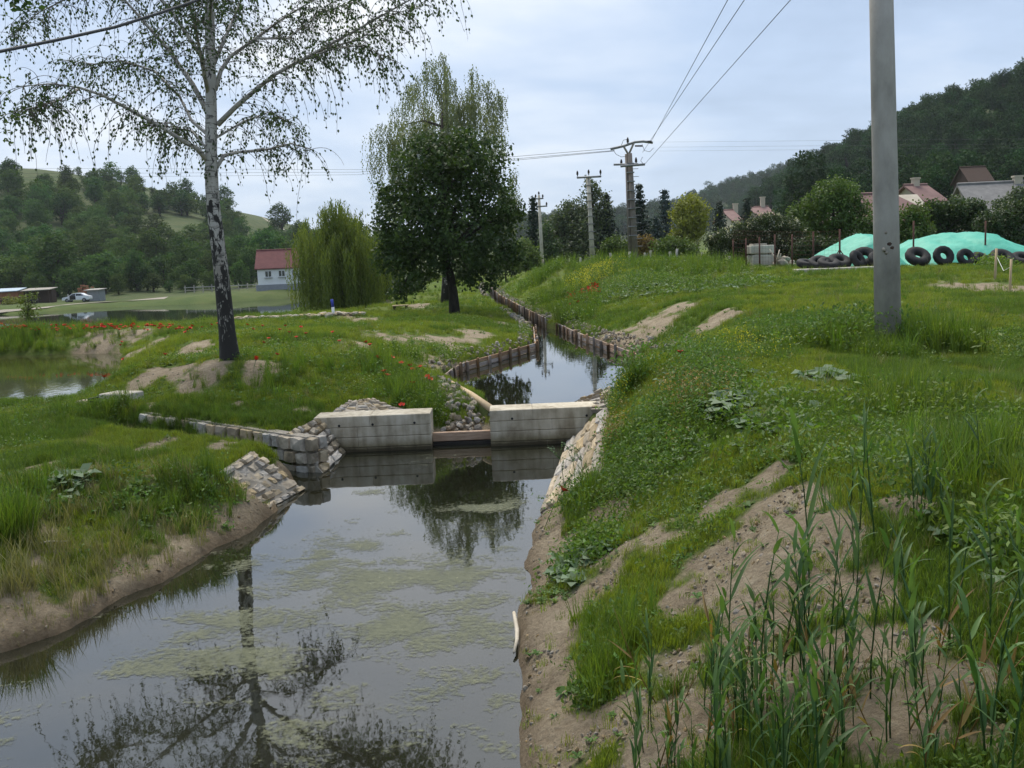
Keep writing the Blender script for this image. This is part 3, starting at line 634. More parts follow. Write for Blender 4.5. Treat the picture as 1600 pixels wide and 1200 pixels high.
# ------------------------------------------------------------------ timber walls
ROCKS = []
def timber_wall(path, label, spacing, rad, ztop, out_sign, zb=-.1, end=None, boards=3):
    root = empty('timber_wall', (path[0][0], path[0][1], 0), label, 'timber wall')
    P = [Vector((a, b_, 0)) for a, b_ in path]; base = root.location
    pts = []; 
    for i in range(len(P)-1):
        n = max(1, round((P[i+1]-P[i]).length/spacing))
        for k in range(n): pts.append(P[i].lerp(P[i+1], k/n))
    pts.append(P[-1])
    for i, q in enumerate(pts):
        b = MB(); r = rad*random.uniform(.85, 1.15); h = ztop+random.uniform(-.02, .06)
        b.tube([(0, 0, zb), (random.uniform(-.02, .02), random.uniform(-.02, .02), h-.012), (random.uniform(-.02, .02), random.uniform(-.02, .02), h)], [r, r*.97, r*.85], 9)
        b.build('pile', MAT['timber'], root, q-base)
    for i in range(len(pts)-1):
        a, c = pts[i], pts[i+1]; d = c-a; nrm = Vector((-d.y, d.x, 0)).normalized()*out_sign
        for k in range(boards):
            hh = (ztop-.06)/boards
            z0 = .06+k*hh; b = MB(); o_ = (nrm*(rad*.95+.018+random.uniform(0, .012)))
            b.box((0, 0, 0), (d.length+random.uniform(-.02, .05), .03, hh-.014), math.atan2(d.y, d.x), bev=.004)
            b.build('plank', MAT['plank'], root, (a+c)/2+o_-base+Vector((0, 0, z0+hh/2)))
        for k in range(int(26*d.length)):
            q = a.lerp(c, random.random())+nrm*random.uniform(.08, .55)**1.0
            ROCKS.append((q.x, q.y, random.uniform(.02, .065)))
    return root
timber_wall([up_left[1], ((up_left[1][0]+up_left[2][0])/2-.05, (up_left[1][1]+up_left[2][1])/2), up_left[2], up_left[3]], 'plank and pile timber wall along left bank of upper pool', .60, .038, .36, 1)
timber_wall([(3.6, 20.4), up_right[3], up_right[2], up_right[1], up_right[0]], 'plank and pile timber wall curving along right bank of upper pool', .85, .038, .36, -1)
timber_wall([up_left[3], up_left[4]], 'short timber wall leading into the creek mouth', .6, .038, .36, 1)
timber_wall(list(reversed(creek_r))[:4], 'dark timber wall following the narrow creek into distance', 1.1, .05, .5, -1, boards=2)
b = MB(); p0 = gnd(702, 598, .5); p1 = gnd(777, 643, .42)
b.tube([(p0[0], p0[1], .50), ((p0[0]+p1[0])/2, (p0[1]+p1[1])/2, .47), (p1[0], p1[1], .40)], [.055, .06, .055], 9)
tag(b.build('log', MAT['pale_wood']), 'pale log edging the upper pool behind the weir gap', 'log')
for k in range(300):
    q = Vector((*gnd(702, 598, .45), 0)).lerp(Vector((*gnd(772, 640, .45), 0)), random.random())
    ROCKS.append((q.x-random.uniform(.02, .75), q.y+random.uniform(-.2, .1), random.uniform(.02, .075)))
for k in range(90):
    q = Vector((*gnd(690, 675, .25), 0)).lerp(Vector((*gnd(768, 655, .3), 0)), random.random())
    ROCKS.append((q.x+random.uniform(-.2, .15), q.y+random.uniform(-.1, .5), random.uniform(.02, .055)))
for k in range(160):
    q = Vector((*gnd(880, 640, .3), 0)).lerp(Vector((*gnd(945, 604, .35), 0)), random.random())
    ROCKS.append((q.x+random.uniform(-.2, .1), q.y+random.uniform(-.05, .15), random.uniform(.025, .075)))
for k in range(500):
    i = random.randrange(3); q = Vector((*creek_l[i], 0)).lerp(Vector((*creek_l[i+1], 0)), random.random()) if i else Vector((*up_left[4], 0)).lerp(Vector((*creek_l[0], 0)), random.random())
    ROCKS.append((q.x-random.uniform(-.05, .5), q.y+random.uniform(-.5, .5), random.uniform(.05, .12)))

# ------------------------------------------------------------------ scatter by geometry nodes (only for what nobody could count)
def src_collection(name, meshes):
    col = bpy.data.collections.new(name)
    for i, me in enumerate(meshes):
        o = bpy.data.objects.new('%s_%02d' % (name, i), me); col.objects.link(o)
    return col
def scatter(name, pts, scl, rot, idx, col, label, cat):
    n = len(pts); me = bpy.data.meshes.new(name)
    me.vertices.add(n); me.vertices.foreach_set('co', np.asarray(pts, np.float32).ravel())
    a = me.attributes.new('scl', 'FLOAT', 'POINT'); a.data.foreach_set('value', np.asarray(scl, np.float32))
    a = me.attributes.new('rot', 'FLOAT_VECTOR', 'POINT'); a.data.foreach_set('vector', np.asarray(rot, np.float32).ravel())
    a = me.attributes.new('idx', 'INT', 'POINT'); a.data.foreach_set('value', np.asarray(idx, np.int32))
    me.update(); o = link(name, me)
    g = bpy.data.node_groups.new('scatter_'+name, 'GeometryNodeTree')
    g.interface.new_socket('Geometry', in_out='INPUT', socket_type='NodeSocketGeometry'); g.interface.new_socket('Geometry', in_out='OUTPUT', socket_type='NodeSocketGeometry')
    gi = g.nodes.new('NodeGroupInput'); go = g.nodes.new('NodeGroupOutput')
    ip = g.nodes.new('GeometryNodeInstanceOnPoints'); ci = g.nodes.new('GeometryNodeCollectionInfo'); ci.inputs[0].default_value = col
    ci.inputs['Separate Children'].default_value = True; ci.inputs['Reset Children'].default_value = True
    def na(nm, ty):
        q = g.nodes.new('GeometryNodeInputNamedAttribute'); q.data_type = ty; q.inputs[0].default_value = nm; return q.outputs[0]
    g.links.new(gi.outputs[0], ip.inputs['Points']); g.links.new(ci.outputs[0], ip.inputs['Instance']); ip.inputs['Pick Instance'].default_value = True
    g.links.new(na('idx', 'INT'), ip.inputs['Instance Index']); g.links.new(na('scl', 'FLOAT'), ip.inputs['Scale'])
    e2r = g.nodes.new('FunctionNodeEulerToRotation'); g.links.new(na('rot', 'FLOAT_VECTOR'), e2r.inputs[0]); g.links.new(e2r.outputs[0], ip.inputs['Rotation'])
    g.links.new(ip.outputs[0], go.inputs[0])
    md = o.modifiers.new('scatter', 'NODES'); md.node_group = g
    return tag(o, label, cat, kind='stuff')

def rock_mesh(name, mat, r, n=1):
    import bmesh
    bm = bmesh.new(); bmesh.ops.create_icosphere(bm, subdivisions=n, radius=1)
    s = (r.uniform(.7, 1.2), r.uniform(.7, 1.2), r.uniform(.45, .8))
    for v_ in bm.verts: v_.co = Vector((v_.co.x*s[0], v_.co.y*s[1], v_.co.z*s[2]))*r.uniform(.75, 1.15)
    me = bpy.data.meshes.new(name); bm.to_mesh(me); bm.free(); me.materials.append(mat); return me
rr_ = random.Random(5)
rock_col = src_collection('rock_source', [rock_mesh('rock', MAT['rubble'], rr_) for _ in range(6)])
A = np.array(ROCKS); zr, dr = terrain(A[:, 0], A[:, 1])
keep = dr > -.02
A = A[keep]; zr = zr[keep]
scatter('rubble', np.stack([A[:, 0], A[:, 1], zr+A[:, 2]*.35+rng.uniform(0, .06, len(A))], 1), A[:, 2], rng.uniform(0, 6.3, (len(A), 3)), rng.integers(0, 6, len(A)), rock_col, 'grey rubble stones packed behind the timber walls and log', 'rubble')

# tuft sources
def blades(n, h, w, spread, bend, mat, name, hv=.4):
    ang = rng.uniform(0, 6.283, n); r = spread*np.sqrt(rng.uniform(0, 1, n)); hh = h*rng.uniform(1-hv, 1+hv, n)
    bx, by = r*np.cos(ang), r*np.sin(ang); da = rng.uniform(0, 6.283, n); bd = bend*hh*rng.uniform(.2, 1.2, n)
    V = []; tint = []
    side = np.stack([-np.sin(da), np.cos(da), np.zeros(n)], 1)*w*.5
    p0 = np.stack([bx, by, np.full(n, -.01)], 1); p1 = np.stack([bx+np.cos(da)*bd*.35, by+np.sin(da)*bd*.35, hh*.55], 1); p2 = np.stack([bx+np.cos(da)*bd, by+np.sin(da)*bd, hh], 1)
    V = np.concatenate([np.stack([p0-side, p0+side, p1+side*.8, p1-side*.8], 1), np.stack([p1-side*.8, p1+side*.8, p2+side*.08, p2-side*.08], 1)])
    t = rng.uniform(0, 1, n); return quads_mesh(name, V, mat, np.concatenate([t, t]))
def rosette(n, ln, w, mat, name, lift=.5, stem=0.0):
    ang = np.arange(n)/n*6.283*1.6+rng.uniform(-.3, .3, n); l = ln*rng.uniform(.6, 1.2, n); up = lift*rng.uniform(.3, 1.3, n)
    d = np.stack([np.cos(ang), np.sin(ang), up], 1); d = unit(d); s = np.stack([-np.sin(ang), np.cos(ang), np.zeros(n)], 1)*w*.5*rng.uniform(.7, 1.2, n)[:, None]
    z0 = np.zeros((n, 3)); z0[:, 2] = stem*rng.uniform(.1, 1, n)
    p1 = z0+d*l[:, None]*.3; p2 = z0+d*l[:, None]*.7; p3 = z0+d*l[:, None]; p3[:, 2] -= l*.25; 
    V = np.concatenate([np.stack([z0-s*.1, z0+s*.1, p1+s*.9, p1-s*.9], 1), np.stack([p1-s*.9, p1+s*.9, p2+s, p2-s], 1), np.stack([p2-s, p2+s, p3+s*.1, p3-s*.1], 1)])
    t = rng.uniform(0, 1, n); return quads_mesh(name, V, mat, np.concatenate([t, t, t]))
def leafy(n, h, rad, ll, mat, name, flower=None):
    c = np.stack([rng.normal(0, rad*.5, n), rng.normal(0, rad*.5, n), h*rng.uniform(.02, 1, n)**1.0], 1)
    return quads_mesh(name, leaf_quads(c, ll*rng.uniform(.7, 1.3, n), ll*.45, flat=1.0), mat, rng.uniform(0, 1, n))
tufts = [blades(26, .085, .006, .085, .6, MAT['grass'], 'tuft'), blades(26, .07, .006, .09, .8, MAT['grass'], 'tuft'), blades(22, .11, .006, .07, .6, MAT['grass_dark'], 'tuft'),   # 0-2 short
         blades(26, .26, .007, .08, .5, MAT['grass_dark'], 'tuft'), blades(18, .20, .006, .07, .6, MAT['straw'], 'tuft'),     # 3 tall, 4 straw
         rosette(9, .11, .045, MAT['weed'], 'weed', .7), rosette(11, .09, .03, MAT['weed'], 'weed', .9, .06), leafy(34, .14, .16, .055, MAT['weed'], 'weed'),   # 5-7 weeds
         leafy(40, .22, .17, .05, MAT['grass_dark'], 'weed'), rosette(7, .17, .085, MAT['weed_grey'], 'weed', .6), # 8 bushy dark, 9 burdock-like
         leafy(46, .50, .14, .035, MAT['brown_weed'], 'weed'), leafy(40, .42, .14, .045, MAT['weed'], 'weed'), leafy(26, .5, .12, .03, MAT['mustard'], 'weed'),  # 10 brown, 11 tall green, 12 mustard
         blades(9, .055, .004, .07, .8, MAT['straw'], 'tuft')]   # 13 short dry
tuft_col = src_collection('tuft_source', tufts)
def inpoly(poly, x, y): return sdf(poly, x, y) < .03
def sample(n, y0, y1, px0=-420, px1=1980, power=2.0):
    """positions over the visible wedge, denser near"""
    u = rng.uniform(0, 1, n); y = y0*(y1/y0)**u if power == 1 else (y0**(2-power+1e-6)+(y1**(2-power+1e-6)-y0**(2-power+1e-6))*u)**(1/(2-power+1e-6))
    x = (rng.uniform(px0, px1, n)-800)/F*y; return x, y
def veg(n, y0, y1):
    x, y = sample(n, y0, y1, power=1.0)
    z, d, dp = terrain(x, y, True, True); s = soil_mask(x, y, dp)
    k = d > .05
    for q in EXCL: k &= ~inpoly(q, x, y)
    return x[k], y[k], z[k], d[k], s[k]
PT = {'p': [], 's': [], 'i': []}
def put(x, y, z, s, i):
    PT['p'].append(np.stack([x, y, z], 1)); PT['s'].append(s); PT['i'].append(np.broadcast_to(np.asarray(i), x.shape).copy())
for n, y0, y1, grow in ((82000, 2.6, 9, .62), (98000, 9, 18, .72), (66000, 18, 36, 1.0), (40000, 36, 95, 1.5)):
    x, y, z, d, s = veg(n, y0, y1)
    patch = fbm(x, y, 1.6, 51, 3); u = rng.uniform(0, 1, len(x))
    p_grass = np.clip(1.1-s*2.2, 0.07, 1)
    k = u < p_grass
    kind = np.where(patch > .12, 2, rng.integers(0, 2, len(x)))
    kind = np.where((rng.uniform(0, 1, len(x)) < .035+.12*(s > .25)), 13, kind); kind = np.where(rng.uniform(0, 1, len(x)) < .006, 4, kind)
    lush = np.clip(fbm(x, y, 2.4, 61, 3)*2.2+.25, 0, 1)*np.where(x > .3, 1, .75)
    lush = lush*np.where((x > 3.5) & (y > 15), .15, 1)*np.where(y > 24, .6, 1)     # the field is mown
    w = (rng.uniform(0, 1, len(x)) < lush*.35) & (s < .5)
    kind = np.where(w, rng.choice([5, 6, 7, 7, 8, 6], len(x)), kind)
    sc = grow*rng.uniform(.6, 1.25, len(x))*np.where(w, .95, 1)
    kind = np.where((s > .4) & (rng.uniform(0, 1, len(x)) < .75), rng.choice([0, 1, 13, 13, 6], len(x)), kind); sc = np.where(s > .4, sc*.75, sc)
    put(x[k], y[k], z[k], sc[k], kind[k])
def cluster(px, py, rpx, n, kinds, s0, s1, sq=.5):
    c = hit(px, py); rw = rpx*c.y/F
    x = c.x+rng.normal(0, rw*.5, n); y = c.y+rng.normal(0, rw*.5/sq, n); z, d = terrain(x, y); k = d > .03
    put(x[k], y[k], z[k], rng.uniform(s0, s1, n)[k], rng.choice(kinds, n)[k])
# lusher growth where the photograph shows it
for q in [(1330,545,60,260,[3,3,8,11],.9,1.6),(1440,545,50,260,[3,3,8],1.0,1.8),(1390,558,50,120,[3,8],.6,1.1),(1230,540,70,160,[8,11,3],.7,1.2),(1110,600,70,160,[8,11,9],.6,1.1),(1080,640,50,60,[10,11],.6,.9),
          (965,640,18,30,[11,12,11],.5,.9),(955,700,22,40,[10,10,11],.5,.9),(985,610,22,50,[3,11],.8,1.3),(1000,760,80,160,[7,8,11],.6,1.0),(930,860,50,110,[7,8,9],.6,1.0),(900,800,30,60,[8,11,3],.5,.9),(1010,680,70,150,[7,8,11],.6,1.0),
          (920,780,20,24,[3,3,4],.7,1.2),(1200,650,130,180,[5,7,9,8],.7,1.2),(1420,640,120,180,[5,7,3,8],.7,1.1),(1500,740,110,160,[3,5,7],.7,1.1),(1560,860,60,90,[9,5,8],.7,1.1),(1150,640,30,16,[9],1.3,1.9),(1290,600,30,12,[9],1.4,2.0),
          (960,1000,60,110,[7,3,5],.5,.9),(940,1080,30,60,[3,7],.5,.9),(910,880,40,60,[7,9],.7,1.1),(1080,560,60,60,[8,11],.6,1.0),(1160,560,60,70,[8,11,12],.5,.9),
          (910,480,40,90,[3,8],1.4,2.4),(930,440,36,120,[12,12,11],1.4,2.0),(900,500,30,60,[8,3],1.4,2.2),(1000,450,90,240,[8,9,11],1.2,2.0),(1100,450,90,240,[8,9,7],1.2,2.0),(860,470,40,100,[8,3],1.5,2.4),(950,420,80,160,[3,8],1.8,2.8),(1080,425,80,160,[3,8],1.6,2.6),(850,435,40,120,[3,8],2.0,3.2),
          (640,595,40,110,[3,8,7],.7,1.1),(668,630,30,110,[3,8,7],.6,1.0),(630,620,50,100,[3,7],.7,1.2),(690,645,20,40,[3,8],.5,.8),(590,575,40,80,[3,7],.8,1.3),(700,560,30,40,[8],.8,1.2),(640,560,40,50,[8,3],.8,1.3),
          (40,560,0,1,[3],1,1),(100,530,100,400,[3,2,2],.8,1.3),(30,532,60,250,[3,3,2],.9,1.4),(180,640,20,40,[3,8],.6,1.0),(100,650,60,80,[7,3],.6,1.0),(60,780,60,80,[7,5,3],.7,1.2),(20,840,30,50,[3,3],.8,1.4),(300,760,60,120,[3,7],.5,.9),(230,760,60,60,[5,7],.7,1.1),(250,830,110,260,[13,13,13,13,4],.7,1.2),(90,880,100,260,[13,13,13,4],.7,1.2),(60,800,90,140,[13,13,4],.6,1.0),(860,930,30,60,[13,0,6],.5,.8),(110,760,30,10,[9],1.2,1.6),
          (300,640,70,200,[3,2,2],.5,.9),(450,600,80,160,[2,3,7],.7,1.1),(1390,450,150,120,[1,2],1.2,1.8),(1400,795,25,8,[11],.8,1.2),(1420,424,80,70,[3,8],.5,.9),(1300,426,70,40,[3],.5,.8),(1555,420,20,30,[8,8],1.4,2.4)]:
    if q[2]: cluster(*q)
p = np.concatenate(PT['p']); s = np.concatenate(PT['s']); i = np.concatenate(PT['i']); n = len(p)
ok = np.ones(n, bool)
for q in EXCL: ok &= ~inpoly(q, p[:, 0], p[:, 1])
p, s, i = p[ok], s[ok], i[ok]; n = len(p)
rot = np.stack([rng.normal(0, .12, n), rng.normal(0, .12, n), rng.uniform(0, 6.283, n)], 1)
isg = np.isin(i, [0, 1, 2, 3, 4, 13])
scatter('grass', p[isg], s[isg], rot[isg], i[isg], tuft_col, 'short and tall grass growing over the banks and field', 'grass')
scatter('weeds', p[~isg], s[~isg], rot[~isg], i[~isg], tuft_col, 'broad leaved weeds and clover spread through the grass', 'weeds')
# clods and pebbles on the bare soil
x, y, z, d, s_ = veg(110000, 2.6, 20); k = (s_ > .38) & (rng.uniform(0, 1, len(x)) < .7)
clod_col = src_collection('clod_source', [rock_mesh('clod', rough_mat('clod', [(0.3, (.19, .148, .10)), (0.7, (.36, .29, .20))], 6, .95, .4, 30, rnd=.25), rr_) for _ in range(4)]+[rock_mesh('pebble', MAT['rubble'], rr_)])
n = k.sum(); sz = .004+.018*rng.uniform(0, 1, n)**4.5
scatter('soil_clods', np.stack([x[k], y[k], z[k]], 1), sz, rng.uniform(0, 6, (n, 3)), rng.choice([0, 1, 2, 3, 0, 1, 2, 3, 0, 1, 2, 3, 4], n), clod_col, 'crumbled clods and pebbles lying on the bare soil', 'clods')

# floating algae
AL = [(560,905,70,26,1),(500,880,30,40,.9),(620,985,70,22,1),(700,900,80,22,1),(640,960,60,20,.8),(720,985,60,24,.7),(740,935,50,25,.6),(430,975,60,18,.8),(350,980,60,20,.8),(260,1035,60,20,.9),(340,1030,70,20,1),(400,1045,50,16,.8),(570,850,36,14,.8),(730,795,60,5,1.2),(760,1000,40,60,.5),(770,1080,30,60,.5),(690,1085,60,14,.6),(540,1090,40,16,.5),(470,1150,60,30,.4),(660,1145,50,25,.5),(300,960,24,10,.7),(10,1080,24,8,.7),(10,1160,20,8,.8),(580,768,16,4,.6),(810,780,22,6,.5),(800,855,16,4,.5),(780,700,0,1,0),(520,930,50,20,.6),(460,895,50,18,.6),(380,890,40,14,.6),(450,930,60,16,.5),(690,1010,60,14,.5),(240,885,30,7,.5),(330,855,20,5,.4),(150,960,40,10,.4)]
ax_, ay_ = np.arange(-6.2, 1.0, .05), np.arange(3.2, 14.0, .06); AX, AY = np.meshgrid(ax_, ay_); D_ = np.zeros(AX.shape)
for px, py, rx, ry, st in AL:
    if rx == 0: continue
    c = gnd(px, py, 0); e1 = abs(gnd(px+rx, py, 0)[0]-c[0])*1.05; e2 = abs(gnd(px, py-ry, 0)[1]-c[1])*1.05
    D_ = np.maximum(D_, st*np.exp(-(((AX-c[0])/e1)**2+((AY-c[1])/e2)**2)*.8))
D_ = np.where(sdf(near_pool, AX, AY) < .05, D_, 0)+.10*(fbm(AX, AY, 1.3, 77, 2) > .1)
DD = sdf(near_pool, AX, AY); me = grid_mesh('algae', AX, AY, np.full(AX.shape, .004), MAT['algae'], {'dens': D_})
cell = (D_[:-1, :-1]+D_[1:, 1:]+D_[1:, :-1]+D_[:-1, 1:])*(DD[:-1, :-1] < .02); bad = np.nonzero(cell.ravel() < .16)[0]
bm = bmesh.new(); bm.from_mesh(me); bm.faces.ensure_lookup_table(); bmesh.ops.delete(bm, geom=[bm.faces[i] for i in bad], context='FACES'); bm.to_mesh(me); bm.free()
tag(link('algae', me), 'patchy grey green algae mats floating on the near pool', 'algae', kind='stuff')
#PART2
# ------------------------------------------------------------------ far trees: a few shapes, many single trees
def crown_pts(lobes, n, r=rng, shell=.55):
    """points spread through lobes (x,y,z,rx,ry,rz); returns points and outward directions"""
    lb = np.array(lobes, float); w = lb[:, 3]*lb[:, 4]+lb[:, 4]*lb[:, 5]; idx = r.choice(len(lb), n, p=w/w.sum())
    d = unit(r.normal(size=(n, 3))); rad = shell+(1-shell)*r.uniform(0, 1, n)**.6; rad *= 1+r.normal(0, .07, n)
    p = lb[idx, :3]+d*lb[idx, 3:]*rad[:, None]
    return p, unit(d*np.array([1, 1, 1])+np.array([0, 0, .25])), idx
def clumped(p, out, per, spread, r=rng):
    n = len(p); q = np.repeat(p, per, 0)+r.normal(0, spread, (n*per, 3)); return q, np.repeat(out, per, 0), np.repeat(r.uniform(0, 1, n), per)
def broad_mesh(name, h, w, seed, mat, leaf=.42, clumps=330, per=8, trunk_h=.25, lobes_n=14, up=1.0):
    r = np.random.default_rng(seed); lobes = []
    for k in range(lobes_n):
        a = r.uniform(0, 6.283); t = r.uniform(0, 1); rr = w*.5*math.sin(math.pi*(.18+.72*t))*r.uniform(.3, .62)
        lobes.append((rr*math.cos(a), rr*math.sin(a), h*(trunk_h+.06+(1-trunk_h)*.80*t), w*r.uniform(.17, .27), w*r.uniform(.17, .27), w*r.uniform(.14, .22)*up))
    lobes.append((0, 0, h*.5, w*.3, w*.3, h*.24)); lobes.append((0, 0, h*.84, w*.2, w*.2, h*.13))
    p, o, idx = crown_pts(lobes, clumps, r); q, o, t = clumped(p, o, per, leaf*.55, r)
    V = leaf_quads(q, leaf*r.uniform(.6, 1.25, len(q)), leaf*.75, o, r)
    t = np.clip(t*.7+r.uniform(0, .3, len(q)), 0, 1)
    b = MB(); b.tube([(0, 0, -.6), (.05, 0, h*.25), (0, .05, h*.6)], [w*.035+.05, w*.028+.03, .03], 6)
    for k in range(5):
        l = lobes[k]; b.tube([(0, 0, h*trunk_h*r.uniform(.8, 1.4)), (l[0]*.5, l[1]*.5, l[2]*.75), (l[0], l[1], l[2])], [w*.016+.02, w*.01+.015, .01], 5)
    return merge(name, [(V, t, mat)], b)
def merge(name, layers, mb=None):
    """join leaf polygon layers and a wood builder into one mesh with a tint attribute"""
    mats = [l[2] for l in layers]; vs = []; cnt = []; mi = []; tint = []; off = 0; fi = []
    for k, (V, t, _) in enumerate(layers):
        n, c = V.shape[:2]; vs.append(V.reshape(-1, 3)); fi.append(np.arange(n*c)+off); cnt.append(np.full(n, c)); mi.append(np.full(n, k)); tint.append(t); off += n*c
    sm = [np.zeros(sum(len(x) for x in mi), bool)]
    if mb and mb.v:
        mats.append(MAT['bark']); k = len(mats)-1; vs.append(np.array(mb.v)); fi.append(np.array([i for f in mb.f for i in f])+off); cnt.append(np.array([len(f) for f in mb.f])); mi.append(np.full(len(mb.f), k)); tint.append(np.zeros(len(mb.f))); sm.append(np.array(mb.sm, bool))
    vs = np.concatenate(vs); fi = np.concatenate(fi); cnt = np.concatenate(cnt); mi = np.concatenate(mi); tint = np.concatenate(tint)
    me = bpy.data.meshes.new(name); me.vertices.add(len(vs)); me.vertices.foreach_set('co', vs.astype(np.float32).ravel())
    me.loops.add(len(fi)); me.loops.foreach_set('vertex_index', fi.astype(np.int32)); me.polygons.add(len(cnt))
    me.polygons.foreach_set('loop_start', (np.cumsum(cnt)-cnt).astype(np.int32)); me.polygons.foreach_set('loop_total', cnt.astype(np.int32))
    me.polygons.foreach_set('use_smooth', np.concatenate(sm))
    for m_ in mats: me.materials.append(m_)
    me.polygons.foreach_set('material_index', mi.astype(np.int32)); me.update(calc_edges=True)
    a = me.attributes.new('tint', 'FLOAT', 'FACE'); a.data.foreach_set('value', tint.astype(np.float32)); return me
FT = .1
far_meshes = [broad_mesh('far_tree', 9, 8, 101, MAT['lf_far'], trunk_h=.1), broad_mesh('far_tree', 11, 7.5, 102, MAT['lf_far'], .42, 340, trunk_h=.1), broad_mesh('far_tree', 8, 9, 103, MAT['lf_far'], .45, 340, lobes_n=18, trunk_h=.08),
              broad_mesh('far_tree', 12, 8, 104, MAT['lf_far'], .45, 380, lobes_n=18, trunk_h=.1), broad_mesh('far_tree', 7, 7, 105, MAT['lf_far'], .38, 300, trunk_h=.15)]
forest_meshes = [broad_mesh('forest_tree', 12, 9, 111, MAT['lf_forest'], .62, 230, 7), broad_mesh('forest_tree', 13, 8, 112, MAT['lf_forest'], .6, 220, 7), broad_mesh('forest_tree', 11, 10, 113, MAT['lf_forest'], .65, 240, 7), broad_mesh('forest_tree', 14, 9, 114, MAT['lf_forest'], .6, 240, 7, lobes_n=18)]
FH = [9, 11, 8, 12, 7]; FWD = [8, 7.5, 9, 8, 7]
# ground on the left slope by the photograph: meadow openings without trees
MEADOW = [(70,276,130,14), (130,268,60,7), (400,352,40,9), (95,300,30,6), (255,360,45,18), (300,355,35,14), (270,392,70,7), (405,360,34,20), (440,372,30,16), (345,395,60,8), (250,400,30,10), (240,430,35,9), (180,445,25,6)]
def px_of(x, y, z):
    v_ = Vector((x, y, z-H)); c = v_.dot(fw); return 800+F*v_.dot(RV)/c, 600-F*v_.dot(UV)/c
pool_ = []
gp = np.array([(x, y) for y in np.arange(182, 392, 8.0) for x in np.arange(-300, -20, 7.5)]); gp = gp+rng.uniform(-3, 3, gp.shape)
gz, _ = terrain(gp[:, 0], gp[:, 1])
cand = []
for (x, y), z in zip(gp, gz):
    px, py = px_of(x, y, z)
    if px < -40 or px > 640: continue
    if any(((px-a)/rx)**2+((py-b_)/ry)**2 < 1 for a, b_, rx, ry in MEADOW): continue
    if y < 205 and rng.uniform() < .45: continue
    if y > 375 and rng.uniform() < .4: continue
    if px > 400 and rng.uniform() < .35: continue
    cand.append((x, y, z, px, py))
rng.shuffle(cand)
def put_far(me_i, x, y, z, h, w, name, label, cat, group=None):
    o = link(name, far_meshes[me_i]); o.location = (x, y, z-.2); o.scale = (w/FWD[me_i], w/FWD[me_i], h/FH[me_i]); o.rotation_euler = (0, 0, random.uniform(0, 6.28)); return tag(o, label, cat, group)
print('CAND', len(cand))
def zone(py, px): return ('low on the slope' if py > 400 else 'midway up the slope' if py > 340 else 'near the top'), ('left of' if px < 340 else 'right of')
for x, y, z, px, py in cand[:290]:
    k = int(rng.integers(0, 5)); sc = rng.uniform(.62, 1.05)
    put_far(k, x, y, z, FH[k]*sc, FWD[k]*sc*rng.uniform(1.05, 1.5), 'hillside_tree', 'leafy green tree %s of the left hill, %s the birch trunk' % zone(py, px), 'tree', 'trees %s of the left hill %s the birch trunk' % zone(py, px))
sky_trees = [(10,275,258,14,'small round tree alone at far left of the hilltop meadow'),(123,277,261,16,'small round tree on the middle of the hilltop meadow'),(150,283,265,20,'wider dark tree at right end of the hilltop meadow'),(188,285,266,18,'small dark tree just left of the tall hilltop tree'),
             (210,300,258,34,'tall dark tree standing highest on the hill skyline'),(292,322,277,36,'airy rounded tree on skyline left of the birch trunk'),(350,330,288,36,'dark skyline tree just right of the birch trunk'),(440,362,315,44,'lone rounded tree on the ridge beside the sandy track'),(240,312,292,16,'low bush tree on the skyline right of the tall hilltop tree')]
for px, pb, pt, w, lab in sky_trees:
    Yt = 405; a = at(px, pb, Yt); z_ = tz(a.x, Yt); top = at(px, pt, Yt).z; h_ = max(4, top-z_+.5); put_far(3 if w > 30 else 0, a.x, Yt, z_, h_, w*Yt/F, 'skyline_tree', lab, 'tree')
# low orchard trees at the foot of the hill, beyond the lake
for px, pb, pt, w in [(10,455,408,60),(60,458,420,50),(110,456,415,55),(165,452,418,44),(185,455,425,30),(240,452,425,40),(290,452,428,36),(300,455,432,24),(265,454,435,22),(330,452,420,40),(375,445,405,40),(215,450,400,60),(330,440,395,50),(385,430,390,40),(130,450,405,60),(20,440,395,70),(285,446,412,44),(230,446,410,46)]:
    Yt = random.uniform(172, 186); a = at(px, pb, Yt); z_ = tz(a.x, Yt); k = int(rng.integers(0, 5)); put_far(k, a.x, Yt, z_, at(px, pt, Yt).z-z_, w*Yt/F, 'orchard_tree', 'low bushy tree at the hill foot beyond the far lake', 'tree', 'trees along the foot of the left hill')
# forest on the right hill and on the blue hill behind
fcol = src_collection('forest_source', forest_meshes)
gp = np.array([(x, y) for y in np.arange(152, 420, 6.2) for x in np.arange(40, 420, 6.2)]); gp += rng.uniform(-2.8, 2.8, gp.shape); gz, _ = terrain(gp[:, 0], gp[:, 1])
k = (gp[:, 0] > np.interp(gp[:, 1], [150, 330, 420], [44, RR[0][0]-2, RR[0][0]+10])) & (gp[:, 0] < gp[:, 1]*.62+20); gp, gz = gp[k], gz[k]; n = len(gp)
scatter('forest', np.c_[gp, gz-.6], rng.uniform(.55, 1.0, n), np.c_[np.zeros((n, 2)), rng.uniform(0, 6.28, n)], rng.integers(0, 4, n), fcol, 'dense dark green forest covering the steep right hill', 'forest')
gp = np.array([(x, y) for y in np.arange(640, 960, 13.0) for x in np.arange(-40, 420, 13.0)]); gp += rng.uniform(-6, 6, gp.shape); gz, _ = terrain(gp[:, 0], gp[:, 1]); n = len(gp)
scatter('distant_forest', np.c_[gp, gz-1], rng.uniform(.9, 1.4, n), np.c_[np.zeros((n, 2)), rng.uniform(0, 6.28, n)], rng.integers(0, 4, n), fcol, 'bluish wooded hill far behind the village', 'forest')

